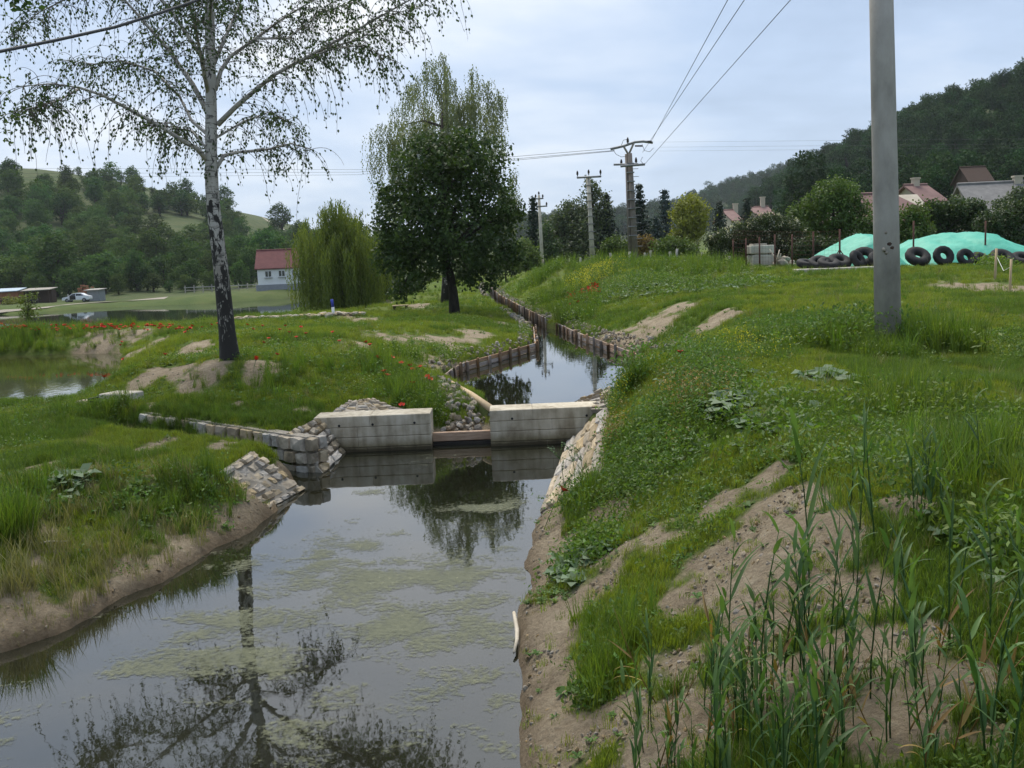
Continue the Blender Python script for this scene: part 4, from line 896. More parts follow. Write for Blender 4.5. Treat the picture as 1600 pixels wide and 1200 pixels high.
# ------------------------------------------------------------------ trees of the middle distance (crown, trunk)
def lobed_tree(name, label, base, Y, lobes_px, clumps, per, leaf, mat, depth=.9, trunk=None, tr=.15, limbs=7, group=None, flowers=None, shell=.5, cat='tree', zb=None):
    """crown shape taken from the photograph, given real depth; lobes_px: (px, py, r_px)"""
    b0 = at(base[0], base[1], Y); z0 = zb if zb is not None else tz(b0.x, Y); b0 = Vector((b0.x, Y, z0)); s = Y/F
    root = empty(name, b0, label, cat, group); lobes = []
    for px, py, rp in lobes_px:
        c = at(px, py, Y)-b0; r_ = rp*s; lobes.append((c.x, random.uniform(-depth, depth)*r_*1.1, c.z, r_, r_*1.05, r_*.92))
        lobes.append((c.x+random.uniform(-.4, .4)*r_, random.choice((-1, 1))*r_*depth, c.z+random.uniform(-.3, .2)*r_, r_*.8, r_*.8, r_*.75))
    p, o, idx = crown_pts(lobes, clumps, rng, shell); q, o, t = clumped(p, o, per, leaf*.75)
    V = leaf_quads(q, leaf*rng.uniform(.6, 1.2, len(q)), leaf*.62, o); t = np.clip(t*.75+rng.uniform(0, .25, len(q)), 0, 1)
    k = q[:, 2] > .05; link('crown', merge('crown', [(V[k], t[k], mat)]), root)
    if flowers:
        fm, fn, fs = flowers; p, o, idx = crown_pts(lobes, fn, rng, .95); p = p[o[:, 2] > -.2]; q, o, t = clumped(p, np.tile([0, -.3, .9], (len(p), 1)), 7, fs*.7)
        link('blossom', merge('blossom', [(leaf_quads(q, fs, fs*.8, o), t, fm)]), root)
    if trunk is not None:
        b = MB(); T = [at(a, c, Y)-b0 for a, c in trunk]; T[0] = Vector((0, 0, -.25)); T[1:] = [Vector((v_.x, random.uniform(-.1, .1), v_.z)) for v_ in T[1:]]
        b.tube(T, [tr*1.3]+[tr*(1-.5*i/len(T)) for i in range(1, len(T))], 9)
        for l in random.sample(lobes, min(limbs, len(lobes))):
            st = T[random.randrange(len(T)//2, len(T))]; e = Vector(l[:3]); md = st.lerp(e, .5)+Vector((random.uniform(-.2, .2), random.uniform(-.2, .2), .15))
            b.tube([st, md, e], [tr*.5, tr*.3, tr*.1], 6)
        b.build('trunk', MAT['bark'], root)
    return root
lobed_tree('linden_tree', 'dense dark green tree with forked trunk beside the creek', (711,490), 38,
    [(700,236,40),(652,256,45),(750,256,47),(620,310,34),(690,300,62),(765,312,42),(640,360,50),(722,360,58),(788,352,28),(618,398,34),(680,398,42),(760,398,36),(648,432,26),(798,395,20),(606,345,24),(672,225,20),(730,228,24),(735,430,20),(610,300,16),(800,330,18),(630,455,18),(765,440,14)],
    3300, 8, .165, MAT['lf_linden'], .9, [(711,490),(708,455),(704,430),(694,400),(690,360),(692,300)], .19, 12)
# second stem of the linden fork comes with its limbs; weeping birch behind it
def strands(anchors, lens, spacing, ll, lw, mat, r=rng, drift=.12, lift=.25):
    cs = []; ax = []; tt = []
    for (x, y, z), Ls in zip(anchors, lens):
        n = max(3, int(Ls/spacing)); t = np.arange(n)*spacing; dx, dy = r.normal(0, drift, 2)
        out = np.stack([x+dx*np.minimum(t, .6)+r.normal(0, .035, n), y+dy*np.minimum(t, .6)+r.normal(0, .035, n), z-t+lift*np.minimum(t, .4)], 1)
        cs.append(out); tt.append(np.clip(r.uniform(-.2, 1)*.9+r.uniform(0, .3, n), 0, 1))
    c = np.concatenate(cs); t = np.concatenate(tt); down = np.tile([0, 0, -1.0], (len(c), 1))
    V = leaf_quads(c, ll*r.uniform(.7, 1.25, len(c)), lw, None, r, down, .1); return V, t
def weeping(name, label, base, Y, lobes_px, n, len_fn, spacing, ll, lw, mat, trunk, tr, tmat, depth=.8, lift=.25, spray=1.0, per=26):
    b0 = at(base[0], base[1], Y); z0 = tz(b0.x, Y); b0 = Vector((b0.x, Y, z0)); s = Y/F; root = empty(name, b0, label, 'tree'); lobes = []
    for px, py, rp in lobes_px:
        c = at(px, py, Y)-b0; r_ = rp*s; lobes.append((c.x, random.uniform(-1, 1)*r_*depth, c.z, r_, r_*1.1, r_*.8))
    nb = max(20, n//per); pb, ob, _ = crown_pts(lobes, nb, rng, .45); u_ = rng.uniform(0, 1, (n,)); bi = rng.integers(0, nb, n); ob[:, 2] = np.abs(ob[:, 2])*.4; span = rng.uniform(.5, 1.3, nb)[bi]*spray
    p = pb[bi]+ob[bi]*(u_*span)[:, None]+rng.normal(0, .11, (n, 3)); p[:, 2] -= .45*(u_*span)**2; lens = np.array([len_fn(q[2]) for q in p])
    V, t = strands(p, lens, spacing, ll, lw, mat, lift=lift); k = V[:, :, 2].min(1) > .05; link('crown', merge('crown', [(V[k], t[k], mat)]), root)
    b = MB(); T = [at(a, c, Y)-b0 for a, c in trunk]; T[0] = Vector((0, 0, -.3)); T[1:] = [Vector((v_.x, 0, v_.z)) for v_ in T[1:]]
    b.tube(T, [tr*1.15]+[tr*(1-.85*i/(len(T)-1)) for i in range(1, len(T))], 9); b.build('trunk', tmat, root)
    b = MB()
    for l in lobes:
        i0 = random.randrange(max(1, len(T)//3), len(T)); st = T[i0]; e = Vector(l[:3])
        if e.z < st.z: st = T[max(1, i0-1)]
        b.tube([st, st.lerp(e, .5)+Vector((0, 0, .25)), e], [tr*.3, tr*.2, .012], 5)
    b.build('limbs', MAT['twig'], root); return root
weeping('weeping_birch', 'tall wispy birch rising behind the dense dark tree', (697,478), 45,
    [(690,120,32),(655,150,40),(722,148,42),(690,165,46),(752,165,28),(628,195,26),(625,235,26),(765,205,28),(700,105,18),(622,275,24),(785,225,24),(798,262,20),(650,205,34),(735,195,36),(690,200,40),(640,310,20),(780,300,22)],
    1700, lambda z: rng.uniform(.6, 2.1), .085, .11, .055, MAT['lf_birch2'], [(697,478),(698,430),(700,380),(700,300),(698,200),(694,100)], .24, MAT['birch_bark'], lift=.03)
weeping('weeping_willow', 'olive green weeping willow trailing to the lake bank', (530,486), 52,
    [(512,334,26),(530,336,26),(515,345,30),(520,355,38),(486,362,20),(477,385,12),(560,352,30),(545,372,40),(500,380,34),(585,370,26),(570,395,30),(488,405,18),(525,405,40)],
    1500, lambda z: rng.uniform(.7, 2.0)+max(0, rng.uniform(.2, .95)*(z-.8)), .10, .19, .05, MAT['lf_willow'], [(532,486),(530,450),(527,400),(522,340)], .3, MAT['bark'], lift=.05, spray=.9, per=11)

def spruce(name, label, px, pb, pt, Y, wpx, mat, group=None):
    a = at(px, pb, Y); z0 = tz(a.x, Y); h_ = at(px, pt, Y).z-z0; w = wpx*Y/F/2; root = empty(name, (a.x, Y, z0), label, 'conifer', group); Q = []; T = []
    n = int(h_/.42)
    for i in range(n):
        t = i/n; z = h_*(.06+.94*t); rr = w*(1-t)**.85*random.uniform(.75, 1.15)+.08
        m_ = max(5, int(13*(1-t)+4))
        for k in range(m_):
            q = 6.283*k/m_+random.uniform(-.3, .3); L_ = rr*random.uniform(.7, 1.15); s_ = np.linspace(.1, 1, 6)
            Q.append(np.stack([np.cos(q)*L_*s_, np.sin(q)*L_*s_, z-.32*L_*s_+.14*L_*s_**2], 1)); T.append(np.full(6, random.random()))
    q = np.concatenate(Q); t = np.concatenate(T); q = np.repeat(q, 3, 0)+rng.normal(0, .11, (len(q)*3, 3)); t = np.repeat(t, 3)
    V = leaf_quads(q, .34*rng.uniform(.6, 1.2, len(q)), .15, None); link('crown', merge('crown', [(V, t, mat)]), root)
    b = MB(); b.tube([(0, 0, -.3), (0, 0, h_*.5), (0, 0, h_*.99)], [.16, .1, .015], 7); b.build('trunk', MAT['bark'], root)
spruce('spruce_tree', 'dark spruce right behind the double utility pole', 1001, 392, 284, 88, 64, MAT['lf_spruce'])
spruce('spruce_tree', 'bluish spruce left of the yellow green tree', 1040, 388, 293, 92, 52, MAT['lf_bluespruce'])
spruce('spruce_tree', 'small spruce left of the double utility pole', 950, 395, 300, 90, 56, MAT['lf_spruce'])
spruce('spruce_tree', 'spruce behind the farthest thin utility pole', 836, 405, 304, 92, 40, MAT['lf_spruce'])
spruce('spruce_tree', 'low bluish spruce between the poles by the yellow tree', 1026, 392, 335, 84, 50, MAT['lf_bluespruce'])
spruce('spruce_tree', 'dark spruce standing beside the street lamp', 1125, 388, 312, 100, 40, MAT['lf_spruce'])
spruce('spruce_tree', 'dark spruce at the left gable of the village house', 1168, 380, 306, 105, 34, MAT['lf_spruce'])
lobed_tree('poplar_tree', 'tall feathery grey green tree behind the middle utility pole', (925,408), 90, [(925,300,16),(915,330,26),(935,335,26),(925,365,34),(905,390,24),(945,390,24),(920,285,7),(940,310,12)], 900, 7, .28, MAT['lf_grey'], .8, [(925,408),(925,360),(925,300)], .2)
lobed_tree('poplar_tree', 'broad grey green tree left of the middle utility pole', (880,412), 92, [(880,335,16),(865,355,18),(893,350,20),(880,380,28),(860,392,18),(900,390,24),(890,322,9)], 800, 7, .28, MAT['lf_grey'], .8, [(880,412),(880,370),(880,340)], .2)
lobed_tree('shrub_tree', 'dull green tree between the grey green tree and thin pole', (856,416), 88, [(853,360,12),(858,385,18),(850,402,14)], 300, 7, .26, MAT['lf_dark'], .8, [(856,416),(856,385)], .12)
lobed_tree('shrub', 'light green bush under the far thin utility pole', (822,428), 72, [(820,385,13),(828,402,16),(812,410,14),(835,415,12)], 420, 7, .2, MAT['lf_bush'], .8, [(822,428),(822,405)], .06, cat='bush')
lobed_tree('shrub', 'light green bush left of the double utility pole', (955,406), 66, [(950,384,10),(962,380,12),(975,388,12),(945,396,10),(968,398,12)], 420, 7, .18, MAT['lf_bush'], .8, [(958,406),(958,392)], .05, cat='bush')
lobed_tree('shrub', 'reddish brown shrub right of the double utility pole', (1003,404), 68, [(998,378,9),(1012,376,8),(1004,388,10),(1018,385,8)], 260, 7, .18, MAT['lf_red'], .8, [(1003,404),(1003,385)], .05, cat='bush')
lobed_tree('shrub', 'light green bush in front of the yellow green tree', (1045,402), 62, [(1030,385,11),(1048,380,13),(1066,384,12),(1052,394,12),(1080,390,11)], 460, 7, .17, MAT['lf_bush'], .8, [(1045,402),(1046,388)], .05, cat='bush')
lobed_tree('maple_tree', 'rounded yellow green tree standing among the dark conifers', (1075,400), 84, [(1062,330,14),(1080,322,18),(1094,335,14),(1065,350,16),(1086,355,18),(1075,372,18),(1055,372,12)], 640, 8, .26, MAT['lf_yellow'], .9, [(1075,400),(1075,350)], .16)
lobed_tree('elder_bush', 'elder bush dotted with creamy blossom behind the rusty fence', (1180,412), 46, [(1130,372,16),(1155,362,18),(1180,354,20),(1208,350,20),(1235,355,18),(1145,385,16),(1190,378,22),(1225,380,22),(1250,368,12),(1112,378,10),(1165,395,18),(1210,400,18),(1245,395,18),(1120,395,14)], 1700, 8, .13, MAT['lf_dark'], .7, [(1180,412),(1182,380)], .08, flowers=(MAT['lf_elder'], 300, .075), cat='bush')
lobed_tree('hedge_bush', 'big rounded olive green bush left of the grey pole', (1305,408), 48, [(1300,300,24),(1275,315,26),(1330,305,26),(1255,335,22),(1300,335,36),(1345,330,26),(1270,365,30),(1325,370,32),(1290,395,26),(1355,380,22),(1360,350,20)], 2200, 8, .15, MAT['lf_bush'], .8, [(1305,408),(1303,360),(1300,320)], .1, cat='bush')
lobed_tree('hedge_bush', 'bright green bush just right of the grey pole', (1425,405), 46, [(1410,345,20),(1430,335,16),(1420,370,24),(1440,365,20),(1405,385,20)], 900, 8, .15, MAT['lf_bush'], .8, [(1425,405),(1424,370)], .08, cat='bush')
lobed_tree('hedge_bush', 'dull olive thicket below the village roofs', (1475,405), 50, [(1465,335,20),(1490,330,20),(1515,335,22),(1475,360,26),(1505,365,26),(1480,390,22),(1530,350,20),(1500,320,16),(1455,326,13),(1520,322,14)], 1600, 8, .16, MAT['lf_dark'], .8, [(1475,405),(1475,365)], .08, cat='bush')
lobed_tree('hedge_bush', 'mid green hedge bush behind the big tarp mound', (1555,405), 46, [(1535,350,18),(1560,345,20),(1585,335,22),(1610,330,24),(1550,375,24),(1580,370,26),(1612,368,26),(1530,385,20),(1600,395,22)], 1500, 8, .15, MAT['lf_dark'], .8, [(1555,405),(1560,365)], .08, cat='bush')
lobed_tree('hedge_bush', 'pale shrub at right edge under the grey roof', (1585,370), 58, [(1570,318,14),(1590,310,18),(1612,300,18),(1600,330,16)], 420, 8, .18, MAT['lf_grey'], .8, [(1585,372),(1588,330)], .07, cat='bush')
lobed_tree('hedge_bush', 'low dark hedge between elder and the green tarp', (1270,412), 44, [(1250,392,14),(1275,385,16),(1300,390,16),(1325,390,16),(1345,395,14)], 700, 8, .14, MAT['lf_dark'], .8, [(1270,412),(1272,395)], .06, cat='bush')
for px, pb, Yt, lab, lobes in [(565,470,60,'dark bush behind the willow on its right side',[(575,440,20),(590,425,18),(600,450,18),(560,455,14)]),(620,468,64,'dark bushes filling the gap left of the dense tree',[(610,430,22),(630,445,20),(650,450,16),(600,455,16)]),
        (735,440,74,'dark bush behind the trunk of the dense tree',[(735,410,22),(755,415,18),(720,425,18),(770,425,16),(745,395,16)]),(790,435,78,'dark rounded bush at the head of the creek',[(785,405,18),(800,415,16),(775,420,14),(805,395,16)]),
        (660,462,80,'low green bush seen between willow and dense tree',[(655,435,16),(675,440,14),(640,445,14)]),(830,430,95,'dark shrubs behind the white stakes',[(830,405,14),(845,412,12),(815,412,14)])]:
    lobed_tree('shrub', lab, (px, pb), Yt, lobes, 420, 8, .2, MAT['lf_dark'], .9, [(px, pb), (px, pb-25)], .06, cat='bush')
# ------------------------------------------------------------------ foreground birch
BY = 17.0
b0 = at(358, 558, BY); b0 = Vector((b0.x, BY, tz(b0.x, BY)))
birch = empty('birch_tree', b0, 'white barked birch with drooping leafy twigs on the left bank', 'tree')
def bp(px, py, dy=0.0):
    q = at(px, py, BY); k = (BY+dy)/BY; q = Vector((q.x*k, BY+dy, H+(q.z-H)*k)); return q-b0
tp = [(362,575),(359,558),(355,520),(351,480),(345,420),(339,370),(334,330),(331,290),(330,240),(330,180),(329,120),(328,50),(327,-20),(329,-120),(334,-230),(338,-330),(340,-430)]
trr = [24,19,15.5,14.5,13.5,13,12.5,12,11,10.5,9.5,9,8.3,7,5.5,3.5,1]
b = MB(); b.tube([bp(x, y) for x, y in tp], [r_*BY/F*.83 for r_ in trr], 16, wob=.03); b.build('trunk', MAT['birch_bark'], birch)
limb_px = [([(328,256),(308,232),(290,223),(250,197),(200,170),(162,150),(125,137),(78,131),(30,135)],5,-1.2),([(125,137),(94,156),(60,166),(20,176)],2.2,-1.4),([(325,235),(300,205),(265,198),(230,190)],2.6,1.3),
 ([(322,170),(300,130),(265,80),(230,40),(195,0),(150,-60),(110,-110)],5,.8),([(338,262),(350,243),(370,238),(420,233),(455,224),(490,235)],4,.6),([(340,195),(370,165),(400,140),(430,116),(500,78),(560,45),(640,0),(700,-30)],5,-.5),
 ([(430,116),(470,95),(520,76),(570,70),(610,95)],2.4,-.9),([(336,140),(345,110),(360,88),(400,60),(440,30),(490,0),(540,-50)],4.6,1.0),([(326,150),(315,95),(305,40),(290,-10),(270,-70)],4,-1.5),([(500,78),(560,62),(620,20),(660,10)],2.2,.4),
 ([(330,215),(300,190),(280,150),(240,110),(190,95),(150,100),(100,95)],3.2,1.6),([(338,215),(380,190),(420,175),(450,190)],2.4,1.4),([(334,100),(360,40),(385,-20),(420,-90)],4,1.6),([(322,100),(270,20),(200,-60),(110,-90),(30,-40)],4,.2),([(195,0),(120,-10),(60,20),(10,60)],2.2,.8),
 ([(329,-60),(380,-130),(440,-180),(520,-190)],4,.5),([(329,-60),(280,-150),(210,-210),(140,-200)],4,-.6),([(331,-170),(370,-250),(420,-310)],3,-.8),([(333,-200),(290,-290),(240,-330)],3,.9),([(338,-330),(360,-400),(390,-430)],2,.3),([(336,-280),(330,-380),(310,-440)],2,-.5),
 ([(329,-20),(420,-70),(520,-110),(600,-90)],4,-1.6),([(329,-20),(230,-100),(150,-140),(60,-120)],4,1.8),([(328,40),(330,-40),(360,-120)],3,-2.2),([(330,60),(320,-10),(280,-90)],3,2.4),([(400,60),(450,60),(500,20),(560,0)],2.4,1.8)]
limbs = MB(); TW = MB(); LC = []; LA = []; nodes = []
for pts, r_, dep in limb_px:
    n = len(pts); q = [bp(x, y, dep*(i/(n-1))**1.2*1.6) for i, (x, y) in enumerate(pts)]
    limbs.tube(q, [max(.006, .85*r_*BY/F*(1-.85*i/(n-1))) for i in range(n)], 7)
    for i in range(n-1):
        seg = (q[i+1]-q[i]); m_ = max(1, int(seg.length/.10))
        for k in range(m_):
            t = (i+(k+random.random())/m_)/(n-1)
            if t > .16: nodes.append((q[i].lerp(q[i+1], (k+.5)/m_), seg.normalized(), t))
rb = random.Random(12)
for pnt, dr_, t in nodes:
    for rep in range(4 if t > .3 else 3):
        if rb.random() < .12: continue
        a = Vector((rb.gauss(0, 1), rb.gauss(0, 1), rb.gauss(.1, .5))).normalized(); d0 = (dr_*.4+a).normalized(); L_ = rb.uniform(.25, 1.0)*(1.15-.4*t)
        path = [pnt]; cur = pnt.copy(); d = d0.copy(); ns = 7
        for k in range(ns):
            d = (d+Vector((rb.gauss(0, .12), rb.gauss(0, .12), -.13-.03*k))).normalized(); cur = cur+d*(L_/ns); path.append(cur.copy())
        for k in range(rb.randint(0, 7) if rb.random() < .25 else rb.randint(0, 2)):
            d = (d+Vector((rb.gauss(0, .12), rb.gauss(0, .12), -.5))).normalized(); cur = cur+d*.10; path.append(cur.copy())
        TW.tube(path, [.006-.0042*i/len(path) for i in range(len(path))], 3, cap=False)
        for i in range(1, len(path)):
            if rb.random() < (.1 if i > len(path)*.4 else .62): continue
            for w_ in range(rb.choice((1, 1, 2, 2))):
                o_ = path[i-1].lerp(path[i], rb.random())+Vector((rb.gauss(0, .03), rb.gauss(0, .03), rb.gauss(-.02, .025))); LC.append(o_[:]); LA.append(((path[i]-path[i-1]).normalized()+Vector((0, 0, -.7)))[:])
limbs.build('limbs', MAT['birch_bark'], birch); TW.build('twigs', MAT['twig'], birch)
LC = np.array(LC); V = leaf_quads(LC, .058*rng.uniform(.65, 1.25, len(LC)), .042, None, rng, np.array(LA), .1)
link('foliage', merge('foliage', [(V, rng.uniform(0, 1, len(LC)), MAT['lf_birch'])]), birch)
# a branch of another tree reaching into the upper left corner
br0 = at(-60, -40, 11); root = empty('overhanging_branch', br0, 'leafy branch tip hanging into the upper left corner', 'branch')
b = MB(); pth = [(0, 0, 0), (.25, .05, -.03), (.45, .08, -.14), (.58, .1, -.28)]; b.tube(pth, [.012, .009, .006, .003], 5); b.build('stem', MAT['twig'], root)
c = np.array([Vector(pth[i]).lerp(Vector(pth[i+1]), random.random())[:] for i in (0, 1, 1, 2, 2, 2) for _ in range(20)])+rng.normal(0, .07, (120, 3)); link('foliage', merge('foliage', [(leaf_quads(c, .10, .05), rng.uniform(0, 1, len(c)), MAT['lf_linden'])]), root)
br0 = at(-50, 150, 13); root = empty('overhanging_branch', br0, 'drooping leafy twigs at left edge beside the birch crown', 'branch')
b = MB(); b.tube([(-.3, 0, .3), (.1, 0, .25), (.36, .05, .1), (.42, .05, -.5)], [.012, .009, .006, .003], 5); b.build('stem', MAT['twig'], root)
c = np.stack([rng.normal(.40, .10, 130), rng.normal(.05, .1, 130), rng.uniform(-.6, .25, 130)], 1); link('foliage', merge('foliage', [(leaf_quads(c, .055, .04), rng.uniform(0, 1, len(c)), MAT['lf_birch'])]), root)

# ------------------------------------------------------------------ poles and wires
p0 = at(1389, 548, 13.2); z0 = tz(p0.x, 13.2)
root = empty('concrete_pole', (p0.x, 13.2, z0), 'thick grey concrete pole standing in the grass on the right', 'pole')
k = 13.2/F; top = at(1374, -140, 13.2)-Vector((p0.x, 13.2, z0)); b = MB(); b.tube([(0, 0, -.4), (top.x*.33, 0, top.z*.33), (top.x*.66, 0, top.z*.66), (top.x, 0, top.z)], [20.3*k, 19*k, 17.8*k, 16.5*k], 32); b.build('shaft', MAT['pole_concrete'], root)
hp = at(1380, 384, 13.2)-Vector((p0.x, 13.2, z0)); b = MB()
for dx, dz, r_, mi in ((.02, .02, .05, 0), (-.04, -.05, .035, 1), (-.01, -.09, .03, 1), (.04, -.03, .04, 0), (-.02, .17, .02, 1)):
    b.tube([(hp.x+dx, -.166, hp.z+dz), (hp.x+dx*1.1, -.152, hp.z+dz)], [r_*.3, r_], 7, mi)
b.build('chipped_hole', [MAT['dark_wood'], MAT['weathered']], root)
def insulator(parent, loc, h_=.32):
    b = MB(); b.tube([(0, 0, 0), (0, 0, h_*.3), (0, 0, h_*.32), (0, 0, h_*.55), (0, 0, h_*.58), (0, 0, h_*.85), (0, 0, h_)], [.035, .035, .085, .06, .08, .05, .03], 8); b.build('insulator', MAT['porcelain'], parent, loc)
def lean(parent, px, pb, pt, Y, dpx): pass
# double pole with two crossarms
Yp = 60; a = at(990, 408, Yp); z0 = tz(a.x, Yp); base = Vector((a.x, Yp, z0)); P_ = lambda px, py, dy=0: at(px, py, Yp)-base+Vector((0, dy, 0)); s = Yp/F
root = empty('utility_pole', base, 'double shafted utility pole with V crossarm at the end of the bank', 'utility pole')
for dy, off in ((-.15, 2.8), (.2, -2.8)):
    b = MB(); b.tube([Vector((off*s, dy, -.4)), P_(982, 240, dy)+Vector((off*s*.6, 0, 0))], [4.9*s, 3.3*s], 12); b.build('shaft', MAT['brown_concrete'], root)
for i in range(11):
    py = 265+i*12; pc = P_(984+i*.75, py); b = MB(); b.tube([pc+Vector((0, -.4, 0)), pc+Vector((.45, -.4, 0))], .018, 5); b.build('step_iron', MAT['steel'], root)
for i in range(9):
    py = 256+i*14; pc = P_(984+i*.6, py); b = MB(); b.box(pc, (10.5*s*(1+i*.02), .75, .06)); b.build('clamp_band', MAT['steel'], root)
b = MB(); b.tube([P_(981, 240), P_(974, 228)], .06, 6); b.tube([P_(983, 240), P_(991, 222)], .06, 6); b.build('bracket', MAT['weathered'], root)
b = MB(); b.tube([P_(954, 233), P_(975, 228), P_(992, 222), P_(1005, 221), P_(1020, 223)], .075, 6); b.build('crossarm', MAT['steel'], root)
b = MB(); b.tube([P_(958, 258, -.3), P_(996, 257, -.3)], .06, 6); b.build('crossarm', MAT['steel'], root)
b = MB(); b.tube([P_(968, 261, -.5), P_(1006, 258, -.5)], .07, 6); b.build('crossarm', MAT['steel'], root)
for px, py in ((981, 226), (971, 260), (994, 257)): insulator(root, P_(px, py), .42)
b = MB(); b.tube([P_(1004, 221), P_(1018, 222)], [.05, .09], 7); b.tube([P_(992, 228), P_(1004, 228)], .05, 6); b.build('tension_insulator', MAT['porcelain'], root)
for q in ([(957,235),(962,242),(970,246),(978,245)], [(1002,226),(1006,236),(1014,238),(1020,232)], [(1003,246),(1000,252),(1005,258)], [(970,228),(973,220),(981,218)]):
    b = MB(); b.tube([P_(x, y, -.3) for x, y in q], .014, 4); b.build('jumper_wire', MAT['wire'], root)
# middle pole
Yp2 = 70; a = at(926.5, 415, Yp2); z0 = tz(a.x, Yp2); base2 = Vector((a.x, Yp2, z0)); Q_ = lambda px, py, dy=0: at(px, py, Yp2)-base2+Vector((0, dy, 0)); s = Yp2/F
root = empty('utility_pole', base2, 'slim pale utility pole with one level crossarm and three insulators', 'utility pole')
b = MB(); b.tube([Vector((0, 0, -.4)), Q_(919, 275)], [4.3*s, 2.7*s], 12); b.build('shaft', MAT['concrete'], root)
b = MB(); b.tube([Q_(901, 278, -.2), Q_(939, 276, -.2)], .07, 6); b.build('crossarm', MAT['steel'], root)
for px, py in ((902, 276), (919.5, 274), (938, 274)): insulator(root, Q_(px, py, -.2), .38)
for i in range(10):
    py = 290+i*12; b = MB(); pc = Q_(920+i*.68, py); b.box(pc, (.42*(1+i*.02), .4, .05)); b.build('step_band', MAT['steel'], root)
# farthest pole
Yp3 = 82; a = at(848, 424, Yp3); z0 = tz(a.x, Yp3); base3 = Vector((a.x, Yp3, z0)); T_ = lambda px, py, dy=0: at(px, py, Yp3)-base3+Vector((0, dy, 0)); s = Yp3/F
root = empty('utility_pole', base3, 'farthest thin utility pole with two stacked crossarms near the dense tree', 'utility pole')
b = MB(); b.tube([Vector((0, 0, -.4)), T_(842, 305)], [3.2*s, 1.9*s], 10); b.build('shaft', MAT['concrete'], root)
for x0_, x1_, y_ in ((836, 849, 310), (838, 855, 322)):
    b = MB(); b.tube([T_(x0_, y_+1, -.15), T_(x1_, y_, -.15)], .06, 6); b.build('crossarm', MAT['steel'], root)
    for px in (x0_+1, x1_-1): insulator(root, T_(px, y_, -.15), .32)
insulator(root, T_(842, 305), .3)
def wire(pts, rad, label, sag=0.0, name='power_line', group=None):
    P2 = []; 
    for i in range(len(pts)-1):
        for k in range(12):
            t = k/12; q = pts[i].lerp(pts[i+1], t); q.z -= sag*4*t*(1-t); P2.append(q)
    P2.append(pts[-1]); b = MB(); b.tube(P2, rad, 5); o = b.build(name, MAT['wire'], None); return tag(o, label, 'wire', group)
for (px, py), (qx, qy), lab in (((1017, 222), (1137, 0), 'left one of three wires climbing right from the double pole'), ((1004, 238), (1163, 0), 'middle one of three wires climbing right from the double pole'), ((1006, 258), (1235, 0), 'lowest right one of three wires climbing from the double pole')):
    A_ = at(px, py, Yp); B_ = at(qx, qy, 27); wire([A_, B_, B_+(B_-A_).normalized()*24], .011, lab)
for (px, py), y2, y3, lab in (((955, 232), 265, 262, 'upper wire crossing the left sky from the double pole'), ((960, 235), 269, 272, 'middle wire crossing the left sky from the double pole'), ((960, 236), 273, 279, 'lower wire crossing the left sky from the double pole')):
    A_ = at(px, py, Yp); B_ = at(560, y2, 110); C_ = at(-150, y3, 170); wire([A_, B_, C_], .014, lab)
for y_, lab in ((218, 'upper faint wire crossing in front of the right forest'), (226, 'middle faint wire crossing in front of the right forest'), (232, 'lower faint wire crossing in front of the right forest')):
    wire([at(1030, y_+4, 130), at(1700, y_-2, 100)], .009, lab)
wire([at(-60, 93, 9), at(0, 80, 9.4), at(90, 62, 10), at(180, 42, 10.6), at(250, 20, 11), at(312, -1, 11.4), at(420, -50, 12)], .017, 'thick black cable sloping across the upper left corner', name='cable')

# ------------------------------------------------------------------ fence stakes and rusty posts
def stake(px, pb, pt, Y, wpx, mat, name, label, group, dx=0):
    a = at(px, pb, Y); z = tz(a.x, Y); t_ = at(px+dx, pt, Y); s = Y/F; b = MB(); b.tube([(0, 0, -.3), (t_.x-a.x, 0, max(.4, t_.z-z))], [wpx*s*.5, wpx*s*.45], 7); return tag(b.build(name, mat, None, (a.x, Y, z)), label, 'post', group)
for px, pb, pt, Y, dx in [(826,429,403,72,0),(839,428,410,72,-1),(849,428,405,72,-1),(861,427,410,70,2),(872,425,409,68,3),(889,425,405,66,2),(891,426,408,66,0),(906,421,402,64,1),(955,411,395,62,-1),(984,409,393,59,0),(1007,408,401,60,1),(1017,410,391,58,0),(1056,410,389,56,2),(1048,408,400,58,-1),(1097,409,394,52,0),(1140,405,400,50,0)]:
    stake(px, pb, pt, Y, 4.2, MAT['weathered'], 'fence_stake', 'pale wooden fence stake along the grassy bank crest', 'pale stakes along the bank crest', dx)
for k, (px, pb, pt, Y, lab) in enumerate([(1146,414,374,44,'leftmost rusty post of the garden fence'),(1166,416,372,43,'rusty post at left edge of the concrete blocks'),(1187,418,370,42,'rusty post in front of the concrete blocks'),(1211,420,366,41,'rusty post at right edge of the concrete blocks'),(1238,424,366,40,'rusty post right of the dark stone heap'),(1271,426,362,39,'rusty post at left foot of the smaller tarp mound'),(1312,428,358,37.5,'rusty braced post in front of the smaller tarp mound'),(1427,405,345,38.5,'rusty post before the left part of the big tarp mound'),(1539,404,345,38.5,'rusty post before the right part of the big tarp mound')]):
    root = empty('fence_post', Vector((at(px, pb, Y).x, Y, tz(at(px, pb, Y).x, Y))), lab, 'post'); b = MB(); hh = at(px, pt, Y).z-root.location.z; b.tube([(0, 0, -.3), (0, 0, hh)], .036, 7); b.build('shaft', MAT['rust'], root)
    if px == 1312:
        for sx in (-.5, .5): b = MB(); b.tube([(0, 0, hh*.5), (sx, .05*sx, 0)], .022, 6); b.build('brace', MAT['rust'], root)
